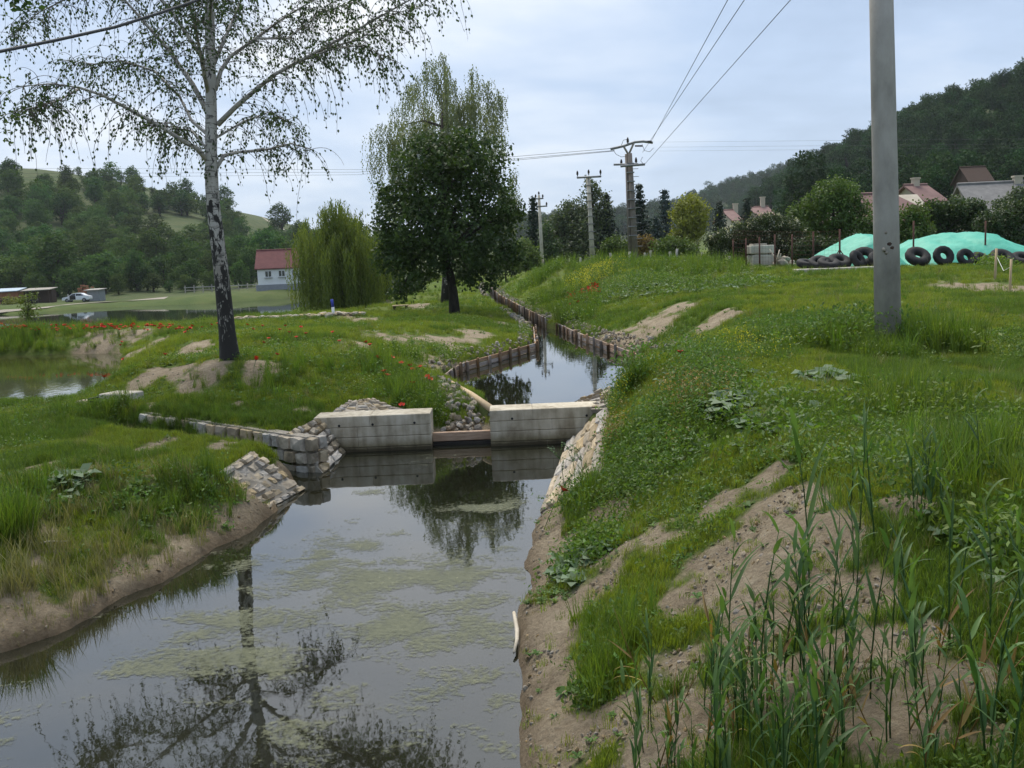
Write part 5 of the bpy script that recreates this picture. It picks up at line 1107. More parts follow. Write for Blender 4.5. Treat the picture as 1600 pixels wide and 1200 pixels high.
# mesh and line wires of that fence
def fence_wire(p1, p2, label):
    b = MB(); 
    for k in range(1, 9): b.tube([p1+Vector((0, 0, .18*k)), p2+Vector((0, 0, .18*k))], .0035, 3)
    L_ = (p2-p1); n = int(L_.length/.2)
    for k in range(n): q = p1.lerp(p2, k/n); b.tube([q+Vector((0, 0, .1)), q+Vector((0, 0, 1.45))], .0025, 3)
    tag(b.build('wire_fence', MAT['rust']), label, 'fence')
pA = at(1146, 414, 44); pA.z = tz(pA.x, 44); pB = at(1238, 424, 40); pB.z = tz(pB.x, 40); pC = at(1312, 428, 37.5); pC.z = tz(pC.x, 37.5)
fence_wire(pA, pB, 'rusty wire mesh in front of the elder bush'); fence_wire(pB, pC, 'rusty wire mesh left of the smaller tarp mound')
# survey sticks on the right
for px, pb, pt, Y, lab in ((1554,440,388,29,'pale wooden stick nearer the big mound with string tied on'),(1577,468,405,24,'pale wooden stick at right edge by the sandy patch')):
    stake(px, pb, pt, Y, 4, MAT['pale_wood'], 'survey_stick', lab, None, 3)
b = MB(); q0 = at(1558, 402, 29); q1 = at(1581, 416, 24); b.tube([q0, q0.lerp(q1, .5)-Vector((0, 0, .25)), q1], .006, 4); tag(b.build('string', MAT['white']), 'thin white string between the two wooden sticks', 'string')
# street lamp in the village
a = at(1091, 385, 96); root = empty('street_lamp', (a.x, 96, tz(a.x, 96)), 'grey street lamp post left of the village houses', 'street lamp'); hh = at(1088, 330, 96).z-root.location.z
b = MB(); b.tube([(0, 0, -.3), (-.1, 0, hh)], [.16, .11], 8); b.build('shaft', MAT['concrete'], root); b = MB(); b.tube([(-.1, 0, hh), (-.5, -.1, hh+.05), (.6, 0, hh+.12)], .05, 5); b.build('arm', MAT['steel'], root); b = MB(); b.box((-.65, -.1, hh-.12), (.6, .3, .16), bev=.04); b.build('lamp_head', MAT['white'], root)

# ------------------------------------------------------------------ silage mounds, tyres, kerb
def mound(name, label, pxs, Y, depth, top_px, seed, skirt):
    """tarp-covered heap: outline from the photograph along x, rounded in depth"""
    r = np.random.default_rng(seed); a0 = at(pxs[0][0], 410, Y+depth*.45); a1 = at(pxs[-1][0], 410, Y+depth*.45); n, m_ = 70, 34; xs = np.linspace(a0.x, a1.x, n)
    tops = [at(px, py, Y+depth*.45) for px, py in pxs]; hz = np.interp(xs, [q.x for q in tops], [q.z for q in tops])
    zg = np.array([tz(x, Y) for x in xs]); V = []
    for j in range(m_):
        t = j/(m_-1); prof = math.sin(math.pi*min(1, max(0, t*.96+.02)))**.62
        y = Y+depth*t; crease = fbm(xs*1.0, np.full(n, y*2.2), .9, seed, 3)*.14-np.abs(fbm(xs*1.3+y*.8, np.full(n, y*.4), .7, seed+9, 3))*.16
        V.append(np.stack([xs+fbm(xs, np.full(n, y), 1.2, seed+3, 2)*.12, np.full(n, y)+fbm(xs, np.full(n, y), .9, seed+5, 2)*.2, zg-.06+np.maximum(hz-zg, 0)*prof+crease*prof**.5], 1))
    V = np.array(V); o = link(name, grid_mesh(name, V[:, :, 0], V[:, :, 1], V[:, :, 2], MAT['tarp'])); return tag(o, label, 'tarp mound')
mound('tarp_mound', 'big turquoise tarp covered mound right of the grey pole', [(1385,408),(1400,396),(1410,385),(1440,369),(1475,361),(1510,359),(1540,362),(1560,368),(1590,382),(1620,394),(1660,410)], 37.6, 6, 0, 5, 0)
mound('tarp_mound', 'smaller turquoise tarp mound left of the grey pole', [(1262,410),(1275,402),(1300,386),(1325,370),(1345,362),(1360,362),(1375,375),(1388,400),(1392,408)], 37.4, 5, 0, 8, 0)
tyre_b = MB()
def tyre_mesh(R, w, r):
    b = MB(); n, k = 28, 12; vs = []
    for i in range(n):
        q = 6.283*i/n
        for j in range(k):
            t = 6.283*j/k; rr = (R-r)+r*(math.copysign(abs(math.cos(t))**.7, math.cos(t))); y = w*.5*math.copysign(abs(math.sin(t))**.7, math.sin(t))
            if j in (0, 1, k-1) and i % 2: rr -= r*.08
            vs.append((rr*math.cos(q), y, rr*math.sin(q)))
    fs = [(i*k+j, i*k+(j+1) % k, ((i+1) % n)*k+(j+1) % k, ((i+1) % n)*k+j) for i in range(n) for j in range(k)]; b.add(vs, fs, 0, True); return b.mesh('tyre', MAT['rubber'])
tm = [tyre_mesh(.47, .28, .17), tyre_mesh(.36, .22, .12), tyre_mesh(.54, .32, .19)]
for px, py, Y, k, tilt, rz, sc, lab in [(1434,412,36.8,0,-48,0.05,1,'wide tyre lying against the left foot of the big mound'),(1474,411,36.7,1,-22,.1,1.1,'upright round tyre second from left at the big mound'),(1509,410,36.8,1,-25,.25,1.0,'tilted tyre in the middle of the big mound foot'),(1533,408,37.0,0,-50,.4,.85,'tyre leaning behind the small green bush'),(1566,407,36.9,0,-52,.1,1.0,'large flat leaning tyre right of the small bush'),(1597,406,36.9,0,-62,-.1,.9,'tyre at the right edge of the photo by the mound'),
        (1350,413,37.0,2,-40,-.3,.85,'thick tyre partly hidden by left side of the grey pole'),(1340,415,36.7,0,-30,.7,.8,'tyre left of the pole touching the smaller mound'),(1312,413,36.9,0,-60,.2,.95,'tyre behind the braced rusty post'),(1295,415,36.7,0,-68,.1,.9,'flat leaning tyre left of the braced post'),(1280,416,36.9,1,-60,-.2,1.1,'smaller dark tyre in the row left of the braced post'),(1262,414,37.2,0,-75,.5,.9,'tyre at the left tip of the smaller mound'),(1372,414,36.6,0,-45,.3,.8,'tyre hidden behind the foot of the grey pole')]:
    a = at(px, py, Y); z = tz(a.x, Y); o = link('tyre', tm[k]); o.scale = (sc,)*3; R_ = (.47, .36, .54)[k]*sc; T = math.radians(tilt); o.rotation_euler = (T, 0, rz); o.location = (a.x, Y, z+R_*abs(math.cos(T))*.92+.16*abs(math.sin(T))); tag(o, lab, 'tyre')
b = MB(); q0 = at(1235, 421, 37); q1 = at(1372, 423, 36); b.box(((q0.x+q1.x)/2, 36.3, tz((q0.x+q1.x)/2, 36.3)+.03), ((q1.x-q0.x), .8, .14), -.05, bev=.02); tag(b.build('concrete_strip', MAT['concrete']), 'low pale concrete strip before the smaller mound', 'kerb')
b = MB(); q0 = at(1545, 408, 37); q1 = at(1650, 404, 37); b.box(((q0.x+q1.x)/2, 36.1, tz((q0.x+q1.x)/2, 36.1)+.02), ((q1.x-q0.x), .5, .12), -.02, bev=.02); tag(b.build('concrete_strip', MAT['concrete']), 'low pale concrete strip before the big mound at right', 'kerb')
for k, (pc, w, h_, lab) in enumerate((((1190, 411), 37, 17, 'lower grey concrete block behind the rusty posts'), ((1188, 396), 38, 13, 'upper grey concrete block stacked on the lower block'))):
    a = at(pc[0], pc[1], 43); s = 43/F; root = empty('concrete_slab', (a.x, 43, tz(a.x, 43)+(.0 if k == 0 else .52)), lab, 'concrete block'); b = MB(); b.box((0, 0, h_*s*.5), (w*s, .8, h_*s), .05, bev=.03); b.build('slab_body', MAT['concrete'], root)
    b = MB(); b.box((-.1, 0, h_*s+.035), (w*s*.55, .6, .07), .05, bev=.01); b.build('slab_cap', MAT['concrete'], root)
hp_ = at(1228, 418, 42); b = MB(); r3 = random.Random(3)
import bmesh
for k in range(26):
    me = rock_mesh('heap_rock', MAT['rubble'], r3); q = Vector((hp_.x+r3.gauss(0, .42), 42+r3.gauss(0, .3), 0)); q.z = tz(q.x, q.y)+r3.uniform(.05, .5)*math.exp(-((q.x-hp_.x)/.5)**2); s_ = r3.uniform(.12, .28)
    b.add([v_.co*s_+q for v_ in me.vertices], [tuple(p_.vertices) for p_ in me.polygons]); bpy.data.meshes.remove(me)
tag(b.build('stone_heap', MAT['rubble']), 'dark heap of stones right of the concrete blocks', 'stone heap', kind='stuff')
b = MB(); q = at(1214, 410, 41.5); 
for k in range(6): b.tube([(q.x+r3.uniform(-.1, .1), 41.5, q.z), (q.x+r3.uniform(-.3, .3), 41.5+r3.uniform(-.2, .2), q.z+r3.uniform(.3, .6))], [.05, .02], 5)
tag(b.build('dead_branch', MAT['dead_stick']), 'bleached forked branch sticking up beside the stone heap', 'branch')

# ------------------------------------------------------------------ houses
def house(name, label, c, w, d, hw, hr, rz, wall, roof, over=.4, windows=(), chim=None, hip=False, plinth=0):
    root = empty(name, c, label, 'house', rz=rz)
    b = MB(); b.box((0, 0, hw/2+plinth), (w, d, hw)); b.prism([(-d/2, hw+plinth), (d/2, hw+plinth), (0, hw+plinth+hr)], -w/2+.01, w/2-.01, 0, lambda x, y, z: (y, x, z)); b.build('wall', wall, root)
    if plinth: b = MB(); b.box((0, 0, plinth/2-.3), (w+.6, d+.4, plinth+.6)); b.build('plinth', MAT['plinth'], root)
    b = MB(); z0 = hw+plinth; ov = over; k = hr/(d/2); t = .16
    hx = d*.4 if hip else 0
    vs = [(-w/2-ov, -d/2-ov, z0-ov*k), (w/2+ov, -d/2-ov, z0-ov*k), (w/2+ov-hx, 0, z0+hr), (-w/2-ov+hx, 0, z0+hr), (w/2+ov, d/2+ov, z0-ov*k), (-w/2-ov, d/2+ov, z0-ov*k)]
    vs = vs+[(x, y, z+t) for x, y, z in vs]; fs = [(6, 7, 8, 9), (8, 10, 11, 9), (1, 0, 3, 2), (2, 3, 5, 4), (0, 1, 7, 6), (4, 5, 11, 10), (1, 2, 8, 7), (2, 4, 10, 8), (5, 3, 9, 11), (3, 0, 6, 9)]
    if hip: fs += [(7, 10, 8), (11, 6, 9)]
    b.add(vs, fs); rf = b.build('roof', roof, root)
    b = MB(); b.tube([(-w/2-ov+hx, 0, z0+hr+t), (w/2+ov-hx, 0, z0+hr+t)], .12, 6); b.build('ridge_tile', roof, rf)
    if chim: b = MB(); b.box((chim[0], chim[1], z0+hr*.8+chim[2]*.35), (.5, .5, chim[2]*.7)); b.box((chim[0], chim[1], z0+hr*.8+chim[2]*.7), (.62, .62, .12)); b.build('chimney', MAT['render'], rf)
    for wx, wz, ww, wh in windows:
        fr = MB(); y = -d/2-.03
        fr.box((wx, y, wz+wh/2), (ww+.16, .1, wh+.16)); f_ = fr.build('window', MAT['white'], root)
        for sx in (-1, 1):
            b = MB(); b.box((wx+sx*ww*.26, y-.055, wz+wh/2), (ww*.42, .02, wh-.1)); b.build('pane', MAT['glass'], f_)
        b = MB(); b.box((wx, y-.12, wz-.12), (ww+.3, .25, .06)); b.build('sill', MAT['plinth'], f_)
    return root
s = 158/F; a = at(437, 452, 158); zg = tz(a.x, 158); pw = 82*s
house('white_house', 'white house with dark red roof beyond the far lake', (a.x+.6, 158+3, zg), 8.3, 6, 2.7, 2.6, .09, MAT['white'], MAT['roof_red'], .35, [(-2.45, 2.0, .95, .95), (-.35, 2.0, .95, .95), (1.75, 2.0, .95, .95)], None, plinth=.8)
a = at(1400, 322, 72); house('village_house', 'village house with brownish red hipped roof behind the pole', (a.x, 76, tz(a.x, 74)), 6.6, 6, 2.4, 1.9, .1, MAT['render'], MAT['roof_brown'], .4, [(-1.5, 1, 1, 1.1), (1.5, 1, 1, 1.1)], None, True)
def house_px(name, label, pl, pr, pe, pr_y, Y, d, roof, wall, rz=0, chim=None, hip=False, windows=True):
    """house placed by its eaves line (pl..pr at pe) and ridge height"""
    a = at(pl, pe, Y); c = at(pr, pe, Y); cx = (a.x+c.x)/2; zg = tz(cx, Y+d/2); hw = max(2.2, (a.z+c.z)/2-zg); rz_ = at((pl+pr)/2, pr_y, Y+d/2).z; hr = max(.8, rz_-zg-hw); w = c.x-a.x
    return house(name, label, (cx, Y+d/2, zg), w-.6, d, hw, hr, rz, wall, roof, .35, [(-w*.2, hw-1.5, .9, 1.0), (w*.2, hw-1.5, .9, 1.0)] if windows else (), chim, hip)
house_px('village_house', 'small brownish red roof with white chimney right of it', 1428, 1470, 314, 291, 84, 5, MAT['roof_brown'], MAT['render'], .25, (.0, 0, 1.4))
house_px('village_house', 'grey tiled roof house at the right edge', 1530, 1640, 336, 288, 66, 6, MAT['roof_grey'], MAT['render'], -.1, (1.6, 0, 1.3))
house_px('village_house', 'brown roofed village house behind the elder bush', 1138, 1156, 345, 330, 118, 7, MAT['roof_brown'], MAT['render'], .1, (1.0, 0, 1.6))
house_px('village_house', 'wide brown roofed house with white chimney above elder', 1182, 1212, 338, 325, 120, 7, MAT['roof_brown'], MAT['render'], 0, (.5, 0, 2.2))
house_px('wooden_hut', 'dark wooden hut with mossy roof in the forest edge', 1512, 1552, 282, 262, 140, 5, MAT['dark_wood'], MAT['dark_wood'], 0, None, False, False)
# sheds, car and clutter across the lake on the left
Yl = 160; s = Yl/F
def simple_shed(label, pl, pr, pb, pt, wallm, roofm, dz=.3, op=False):
    a = at(pl, pb, Yl); c = at(pr, pb, Yl); zg = tz((a.x+c.x)/2, Yl); w = c.x-a.x; h_ = max(1.8, at(pl, pt, Yl).z-zg); root = empty('shed', ((a.x+c.x)/2, Yl+1.5, zg), label, 'shed')
    b = MB(); b.box((0, .8, h_/2), (w, 1.6, h_)); 
    if not op: b.box((0, -.4, h_/2), (w, .8, h_))
    else:
        for x in (-w/2+.1, 0, w/2-.1): b.box((x, -.9, h_/2), (.16, .16, h_))
    b.build('wall', wallm, root); b = MB(); b.add([(-w/2-.3, -1.4, h_-.05), (w/2+.3, -1.4, h_-.05+dz*.3), (w/2+.3, 1.8, h_+dz), (-w/2-.3, 1.8, h_+dz), (-w/2-.3, -1.4, h_+.06), (w/2+.3, -1.4, h_+.06+dz*.3), (w/2+.3, 1.8, h_+dz+.1), (-w/2-.3, 1.8, h_+dz+.1)], [(0, 3, 2, 1), (4, 5, 6, 7), (0, 1, 5, 4), (1, 2, 6, 5), (2, 3, 7, 6), (3, 0, 4, 7)]); b.build('roof', roofm, root)
simple_shed('orange walled shed with pale blue sheet roof at far left', -40, 27, 482, 459, MAT['brick'], MAT['sheet'], .5)
simple_shed('open dark wooden shed next to the orange shed', 36, 76, 478, 455, MAT['dark_wood'], MAT['weathered'], .3, True)
simple_shed('grey container box behind the white car', 134, 153, 468, 458, MAT['plinth'], MAT['weathered'], .1)
# white car with the front door open
a = at(122, 477, 158); zc = tz(a.x, 158)
car = empty('parked_car', (a.x, 158, zc), 'white car parked on the lakeside track with open front door', 'car', rz=math.radians(4))
prof = [(-2.1, .35), (-2.12, .62), (-1.98, .78), (-1.15, .92), (-.55, 1.34), (.0, 1.42), (.85, 1.38), (1.5, 1.0), (2.02, .92), (2.1, .6), (2.05, .35)]
b = MB(); b.prism(prof, -.8, .8, 0, lambda x, y, z: (x, y*(1-.16*max(0, (z-.85)/.55)), z)); b.build('body', MAT['car_paint'], car)
b = MB()
for sy in (-1, 1):
    yo = .012*sy
    for q in ([(-.98, .95), (-.52, 1.28), (-.02, 1.34), (-.02, .97)], [(.06, .97), (.06, 1.34), (.78, 1.30), (1.25, 1.0)]): b.add([(x, sy*.8*(1-.16*max(0, (z-.85)/.55))+yo, z) for x, z in q], [(0, 1, 2, 3) if sy > 0 else (3, 2, 1, 0)])
b.build('window', MAT['glass'], car)
b = MB(); b.box((-.45, -.803, .68), (.9, .012, .56)); b.build('door_opening', MAT['black'], car)
dr = MB(); dr.box((-.98, -1.2, .68), (.06, .85, .58), .25); dr.box((-.98, -1.15, 1.12), (.04, .7, .36), .25); dr.build('door', MAT['car_paint'], car)
for x in (-1.3, 1.3):
    for sy in (-.78, .78):
        b = MB(); b.tube([(x, sy-.1, .31), (x, sy+.1, .31)], .31, 16); w_ = b.build('wheel', MAT['rubber'], car); b = MB(); b.tube([(x, sy-.115, .31), (x, sy+.115, .31)], .19, 12); b.build('rim', MAT['steel'], w_)
b = MB(); b.box((-2.08, -.55, .66), (.06, .3, .14)); b.build('headlight', MAT['glass'], car); b = MB(); b.box((-2.08, .55, .66), (.06, .3, .14)); b.build('headlight', MAT['glass'], car)
# track along the lake
tp_ = [(-60, 493), (0, 487), (40, 484), (80, 480), (100, 477), (150, 473), (200, 470), (260, 466)]
b = MB(); vs = []
for px, py in tp_:
    q = hit(px, py); vs += [(q.x, q.y-1.0, tz(q.x, q.y-1.0)+.06), (q.x, q.y+1.0, tz(q.x, q.y+1.0)+.06)]
b.add(vs, [(2*i, 2*i+2, 2*i+3, 2*i+1) for i in range(len(tp_)-1)]); tag(b.build('track', MAT['mortar']), 'pale dirt track running along the lake to the car', 'track', kind='structure')
hill_track = []
for (pa, wd) in (([(190, 381), (240, 381), (290, 382), (320, 386), (345, 396)], 1.6), ([(410, 340), (425, 350), (445, 360), (465, 368)], 1.8)):
    b = MB(); vs = []
    for px, py in pa:
        q = hit(px, py); vs += [(q.x, q.y-wd, tz(q.x, q.y-wd)+.25), (q.x, q.y+wd, tz(q.x, q.y+wd)+.25)]
    b.add(vs, [(2*i, 2*i+2, 2*i+3, 2*i+1) for i in range(len(pa)-1)]); tag(b.build('path', MAT['mortar']), 'sandy path cut across the left hillside', 'path', kind='structure')
# heap of orange bricks and yard clutter
r4 = random.Random(9)
for px, py, w, n, mat, lab in ((122, 462, 18, 40, 'brick', 'stack of orange bricks behind the white car'), (25, 486, 40, 40, 'dark_wood', 'dark heap of scrap wood in front of the orange shed')):
    a = at(px, py, 160); zg = tz(a.x, 158 if px < 50 else 163); b = MB(); yy = 158 if px < 50 else 163
    for k in range(n): b.box((r4.gauss(0, w*.1*.28), r4.uniform(-.5, .5), r4.uniform(.1, .9 if px < 50 else 2.6)), (r4.uniform(.3, .7), .4, r4.uniform(.15, .35)), r4.uniform(-.5, .5))
    tag(b.build('brick_stack' if mat == 'brick' else 'scrap_heap', MAT[mat], None, (a.x, yy, zg)), lab, 'heap', kind='stuff')
b = MB(); a = at(55, 482, 156); zg = tz(a.x, 156)
b = MB(); b.tube([(0, -.5, .45), (0, .5, .45)], .45, 14); tag(b.build('drum', MAT['rubber'], None, (a.x, 156, zg)), 'dark drum lying in front of the open shed', 'drum')
lobed_tree('shrub', 'small bush with yellow flowers on the dam crest', (45,508), 36, [(42,470,10),(46,485,12),(38,490,10),(50,462,7)], 120, 6, .09, MAT['lf_bush'], .7, [(45,508),(44,485)], .02, cat='bush')
lobed_tree('shrub', 'yellow flowering bush by the orange shed', (20,484), 154, [(12,470,8),(25,472,8),(32,476,7)], 140, 7, .3, MAT['lf_yellow'], .7, [(20,484),(20,474)], .05, cat='bush')
# pale garden fence left of the white house
root = empty('garden_fence', (*at(345, 450, 168)[:2], tz(at(345, 450, 168).x, 168)), 'low pale garden fence left of the white house', 'fence')
for k in range(9): b = MB(); b.box((-6+k*1.5, 0, .6), (.14, .14, 1.3)); b.build('post', MAT['weathered'], root)
for z in (.4, .9): b = MB(); b.box((0, 0, z), (12.4, .06, .12)); b.build('rail', MAT['weathered'], root)

# ------------------------------------------------------------------ small things by the dam
root = empty('stone_row', hit(470, 499), 'row of pale rough stones along the dam crest', 'stone row'); rs = [rock_mesh('stone', MAT['stone'], r3) for _ in range(6)]
for k in range(46):
    px = 372+k*4.3+r3.uniform(-1, 1); q = hit(px, 500-(px-372)*.045+r3.uniform(-1, 2)); o = link('stone', rs[k % 6], root, q-root.location+Vector((0, 0, .06))); sc = r3.uniform(.08, .16); o.scale = (sc*1.5, sc, sc*.9); o.rotation_euler = (r3.uniform(-.3, .3), r3.uniform(-.3, .3), r3.uniform(-.5, .5))
q = hit(521, 494); root = empty('marker_post', q, 'short white marker post with a blue band by the willow', 'marker post')
b = MB(); b.tube([(0, 0, -.1), (0, 0, .30), ], .045, 10); b.build('post', MAT['white'], root); b = MB(); b.tube([(0, 0, .30), (-.02, 0, .55)], .047, 10); b.build('band', MAT['blue'], root)
q = hit(626, 483); root = empty('bench', q, 'small low wooden bench left of the dense tree', 'bench')
b = MB(); b.box((0, 0, .16), (.72, .3, .05), bev=.01); b.build('seat', MAT['pale_wood'], root)
for sx in (-.26, .26): b = MB(); b.box((sx, 0, .05), (.10, .24, .18)); b.build('leg', MAT['dark_wood'], root)
q = hit(803, 985); b = MB(); q0 = Vector((*gnd(803, 1020, .03), .03)); q1 = Vector((*gnd(808, 985, .07), .07)); q2 = Vector((*gnd(803, 957, .11), .11))
b.tube([q0, q0.lerp(q1, .5)+Vector((.01, 0, .01)), q1, q1.lerp(q2, .6), q2], [.009, .014, .016, .015, .012], 8); tag(b.build('stick', MAT['dead_stick']), 'bleached curved stick at the right water edge', 'stick')
q = hit(75, 855); b = MB(); b.tube([(-.17, -.04, .02), (0, 0, .05), (.14, .06, .03)], [.006, .009, .005], 6); tag(b.build('stick', MAT['dead_stick'], None, q), 'thin grey stick lying on the left grassy bank', 'stick')

# ------------------------------------------------------------------ poppies
def poppy_meshes():
    b = MB(); 
    for k in range(5):
        q = 1.2566*k; c, s_ = math.cos(q), math.sin(q); pts = []
        for u in (0, .5, 1):
            for v_ in (-1, 0, 1):
                r_ = .036*u; z = .004+.026*u**1.6+(.006 if v_ else 0)*u; w_ = .026*v_*(u*.9+.1); pts.append((r_*c-w_*s_, r_*s_+w_*c, z))
        b.add(pts, [(0, 1, 4, 3), (1, 2, 5, 4), (3, 4, 7, 6), (4, 5, 8, 7)], 0, True)
    fl = b.mesh('flower', MAT['poppy']); b = MB(); b.tube([(0, 0, .0), (0, 0, .012), (0, 0, .018)], [.009, .011, .004], 7); ct = b.mesh('centre', MAT['black'])
    b = MB(); b.tube([(.01, .01, -.35), (-.008, .004, -.17), (0, 0, .004)], [.003, .0028, .0025], 5); st = b.mesh('stem', MAT['stem']); return fl, ct, st
pf, pc_, ps = poppy_meshes()
def poppy(px, py, label, group=None, sc=1.0, lift=.16):
    q = hit(px, py, lift) if lift else hit(px, py)
    root = empty('poppy', (q.x, q.y, q.z), label, 'poppy', group); root.scale = (sc,)*3; root.rotation_euler = (random.uniform(-.7, .2), random.uniform(-.4, .4), random.uniform(0, 6))
    f_ = link('flower', pf, root); link('centre', pc_, f_); link('stem', ps, root)
poppy(1299, 508, 'red poppy left of the grey pole, upper of the pair', None, 1.25, .22); poppy(1299, 520, 'red poppy left of the grey pole, lower of the pair', None, 1.25, .16)
poppy(1063, 552, 'single red poppy on the bank above the right timber wall', None, 1.1); poppy(879, 768, 'single red poppy leaning over the right stone apron', None, 1.15, .25)
for px, py in [(627,569),(641,573),(645,579),(668,590),(671,594),(644,600),(628,635),(600,582),(578,540),(572,536),(605,588),(656,575),(590,560),(612,560)]: poppy(px, py, 'red poppy on the grassy slope left of the upper pool', 'poppies on the slope left of the upper pool', 1.25)
for px, py in [(433,555),(400,563),(463,528),(420,530),(452,520),(478,522),(437,516),(410,510),(446,510),(395,515),(386,508),(470,512),(520,520),(530,534),(412,536)]: poppy(px, py, 'red poppy in the grass right of the birch trunk', 'poppies right of the birch', 1.05)
for px, py in [(240,510),(250,507),(290,520),(293,516),(190,535),(188,540),(193,562),(258,555),(163,590),(330,508),(340,506),(316,512),(225,515),(270,508),(400,560)]: poppy(px, py, 'red poppy on the rough bank between pond and birch', 'poppies between pond and birch', 1.1)
for k in range(120): poppy(random.uniform(-5, 300), 511-random.uniform(0, 1)*.02*k*.3+random.gauss(0, 2.4), 'red poppy in the band along the dam crest', 'poppies along the dam crest', random.uniform(.8, 1.35), .2)
for k in range(90): t = random.random(); poppy(885+t*52+random.gauss(0, 3), 468-t*18+random.gauss(0, 4.5), 'red poppy in the dense patch on the right bank', 'poppies in the patch on the right bank', random.uniform(1.3, 2.0), .25)

# ------------------------------------------------------------------ reeds at the lower right
def reed_parts(seed, h_, nl):
    r = random.Random(seed); parts = []; b = MB(); lean_ = r.uniform(-.16, .16); st = [Vector((lean_*h_*t*t, .03*math.sin(seed+t*3)*h_, h_*t)) for t in (0, .25, .5, .75, 1)]
    b.tube(st, [.0055, .005, .0045, .0035, .0015], 6); parts.append(('stem', b.mesh('stem', MAT['reed'])))
    for k in range(nl):
        t = .28+.70*k/(nl-1); i = min(3, int(t*4)); o = st[i].lerp(st[i+1], t*4-i); q = r.uniform(0, 6.283) if k % 2 else r.uniform(-.6, .6)+(math.pi if r.random() < .5 else 0)
        L_ = h_*r.uniform(.28, .48)*(1-.25*t); w_ = r.uniform(.011, .018); d = Vector((math.cos(q), math.sin(q), 0)); el_ = r.uniform(.75, 1.3); side = Vector((-d.y, d.x, 0)); vs = []; n = 7; dr_ = r.uniform(.15, 1.3)
        cur = o.copy(); 
        for j in range(n):
            u = j/(n-1); w2 = w_*(min(1, .35+3*u))*(1-u**2.2)+.0004; tw = side*math.cos(u*.8)+Vector((0, 0, 1))*math.sin(u*.8)*.4
            vs += [cur-tw*w2, cur+Vector((0, 0, -w2*.35)), cur+tw*w2]; a_ = el_-dr_*u*u*1.5; cur = cur+(d*math.cos(a_)+Vector((0, 0, 1))*math.sin(a_))*(L_/(n-1))
        b = MB(); b.add(vs, [f_ for j in range(n-1) for f_ in ((3*j, 3*j+1, 3*j+4, 3*j+3), (3*j+1, 3*j+2, 3*j+5, 3*j+4))], 0, True); me = b.mesh('leaf', MAT['reed'])
        a_t = me.attributes.new('tint', 'FLOAT', 'FACE'); a_t.data.foreach_set('value', np.full(len(me.polygons), r.random(), np.float32)); parts.append(('leaf', me))
    return parts
reed_kinds = [reed_parts(k+1, h_, nl) for k, (h_, nl) in enumerate([(.95, 7), (.75, 6), (1.1, 8), (.6, 6), (.85, 7), (.5, 5)])]
def reed(px, py, k, sc, label, group):
    q = hit(px, py); root = empty('reed', (q.x, q.y, q.z-.02), label, 'reed', group, random.uniform(0, 6.28)); root.scale = (sc, sc, sc*random.uniform(.9, 1.15))
    for nm, me in reed_kinds[k]: link(nm, me, root)
r5 = random.Random(21)
for k in range(74):
    px = r5.uniform(990, 1330); py = r5.uniform(1060, 1290) if px > 1050 else r5.uniform(1130, 1300); reed(px, py, r5.choice((0, 1, 3, 4, 5, 3)), r5.uniform(.50, .82)*(.8 if px < 1080 else 1), 'green reed in the dense clump at the bottom of the photo', 'reeds in the dense bottom clump')
for px, py, k, sc in [(1262,1010,2,.85),(1185,1090,0,.95),(1225,1080,1,.9),(1300,1060,4,.8),(1330,1100,0,.75)]: reed(px, py, k, sc, 'tall green reed rising above the bottom clump', 'tall reeds above the bottom clump')
for k in range(34):
    reed(r5.uniform(1320, 1610), r5.uniform(1020, 1270), r5.choice((0, 1, 3, 4, 5)), r5.uniform(.45, .78), 'green reed scattered over broken soil at lower right', 'reeds scattered at lower right')
for px, py in [(1430,830),(1440,845),(1452,835),(1425,820),(1445,822),(1460,838),(1436,850),(1450,815),(1470,830)]: reed(px, py, r5.choice((0, 4, 1)), r5.uniform(.48, .70), 'reed in the small clump standing mid slope at right', 'reeds in the mid slope clump')
for px, py in [(1328,800),(1336,905),(1348,830),(1362,860),(1572,900),(1530,760),(1590,980),(1500,960),(1480,1000),(1410,940),(1550,1010)]: reed(px, py, r5.choice((1, 4, 5)), r5.uniform(.55, .85), 'single slender reed standing alone in the grass at right', 'lone reeds in the right grass')
dry_kinds = []
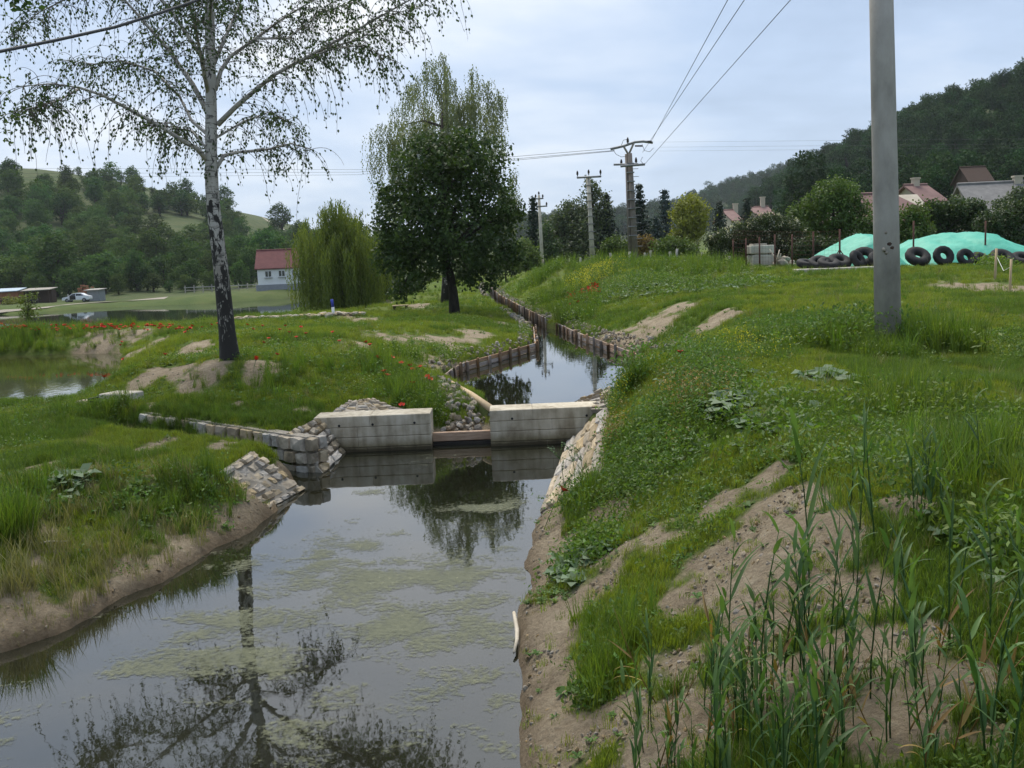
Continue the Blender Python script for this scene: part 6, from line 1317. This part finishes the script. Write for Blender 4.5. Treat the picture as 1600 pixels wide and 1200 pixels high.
for k in (0, 1, 3):
    dk = []
    for nm, me in reed_kinds[k][:4]:
        m2 = me.copy(); m2.materials.clear(); m2.materials.append(MAT['brown_weed']); dk.append((nm, m2))
    dry_kinds.append(dk)
for k in range(22):
    q = hit(r5.uniform(1020, 1560), r5.uniform(1040, 1240)); root = empty('dry_reed', (q.x, q.y, q.z-.02), 'bent brown dry reed stalk among the green reeds', 'reed', 'dry reed stalks at lower right', r5.uniform(0, 6.28)); root.scale = (.6,)*3; root.rotation_euler = (r5.uniform(-.5, .5), r5.uniform(-.5, .5), r5.uniform(0, 6.28))
    for nm, me in dry_kinds[k % 3]: link(nm, me, root)
# wispy tall weeds over the right stone apron
def wisp(px, py, h_, label):
    q = hit(px, py); root = empty('tall_weed', q, label, 'weed'); b = MB(); st = [Vector((-.03*t*t*h_*3, 0, h_*t)) for t in np.linspace(0, 1, 6)]; b.tube(st, [.005, .004, .0035, .003, .002, .001], 5); c = []
    for k in range(9):
        t = .4+.6*random.random(); o = st[min(4, int(t*5))]; e = o+Vector((random.uniform(-.14, .10), random.uniform(-.08, .08), random.uniform(.05, .16))); b.tube([o, e], [.002, .001], 4)
        c += [o.lerp(e, random.random())[:] for _ in range(7)]
    b.build('stem', MAT['stem'], root); c = np.array(c); link('foliage', merge('foliage', [(leaf_quads(c, .035, .012), rng.uniform(0, 1, len(c)), MAT['weed_grey'])]), root)
wisp(884, 795, .62, 'wispy pale weed leaning left over the water'); wisp(900, 770, .55, 'wispy weed in the middle of the right apron'); wisp(912, 765, .5, 'wispy weed higher on the right apron')

# ------------------------------------------------------------------ haze
b = MB(); b.box((0, 780, 48), (3900, 1800, 104)); hz_o = b.build('haze', [])
mt, t, out = newmat('haze'); pv = N(t, 'ShaderNodeVolumePrincipled'); pv.inputs['Color'].default_value = (.80, .87, .95, 1); pv.inputs['Density'].default_value = HAZE; pv.inputs['Anisotropy'].default_value = .2
L(t, pv.outputs[0], out.inputs['Volume']); hz_o.data.materials.append(mt); tag(hz_o, 'thin bluish haze lying over the whole valley', 'haze', kind='stuff')
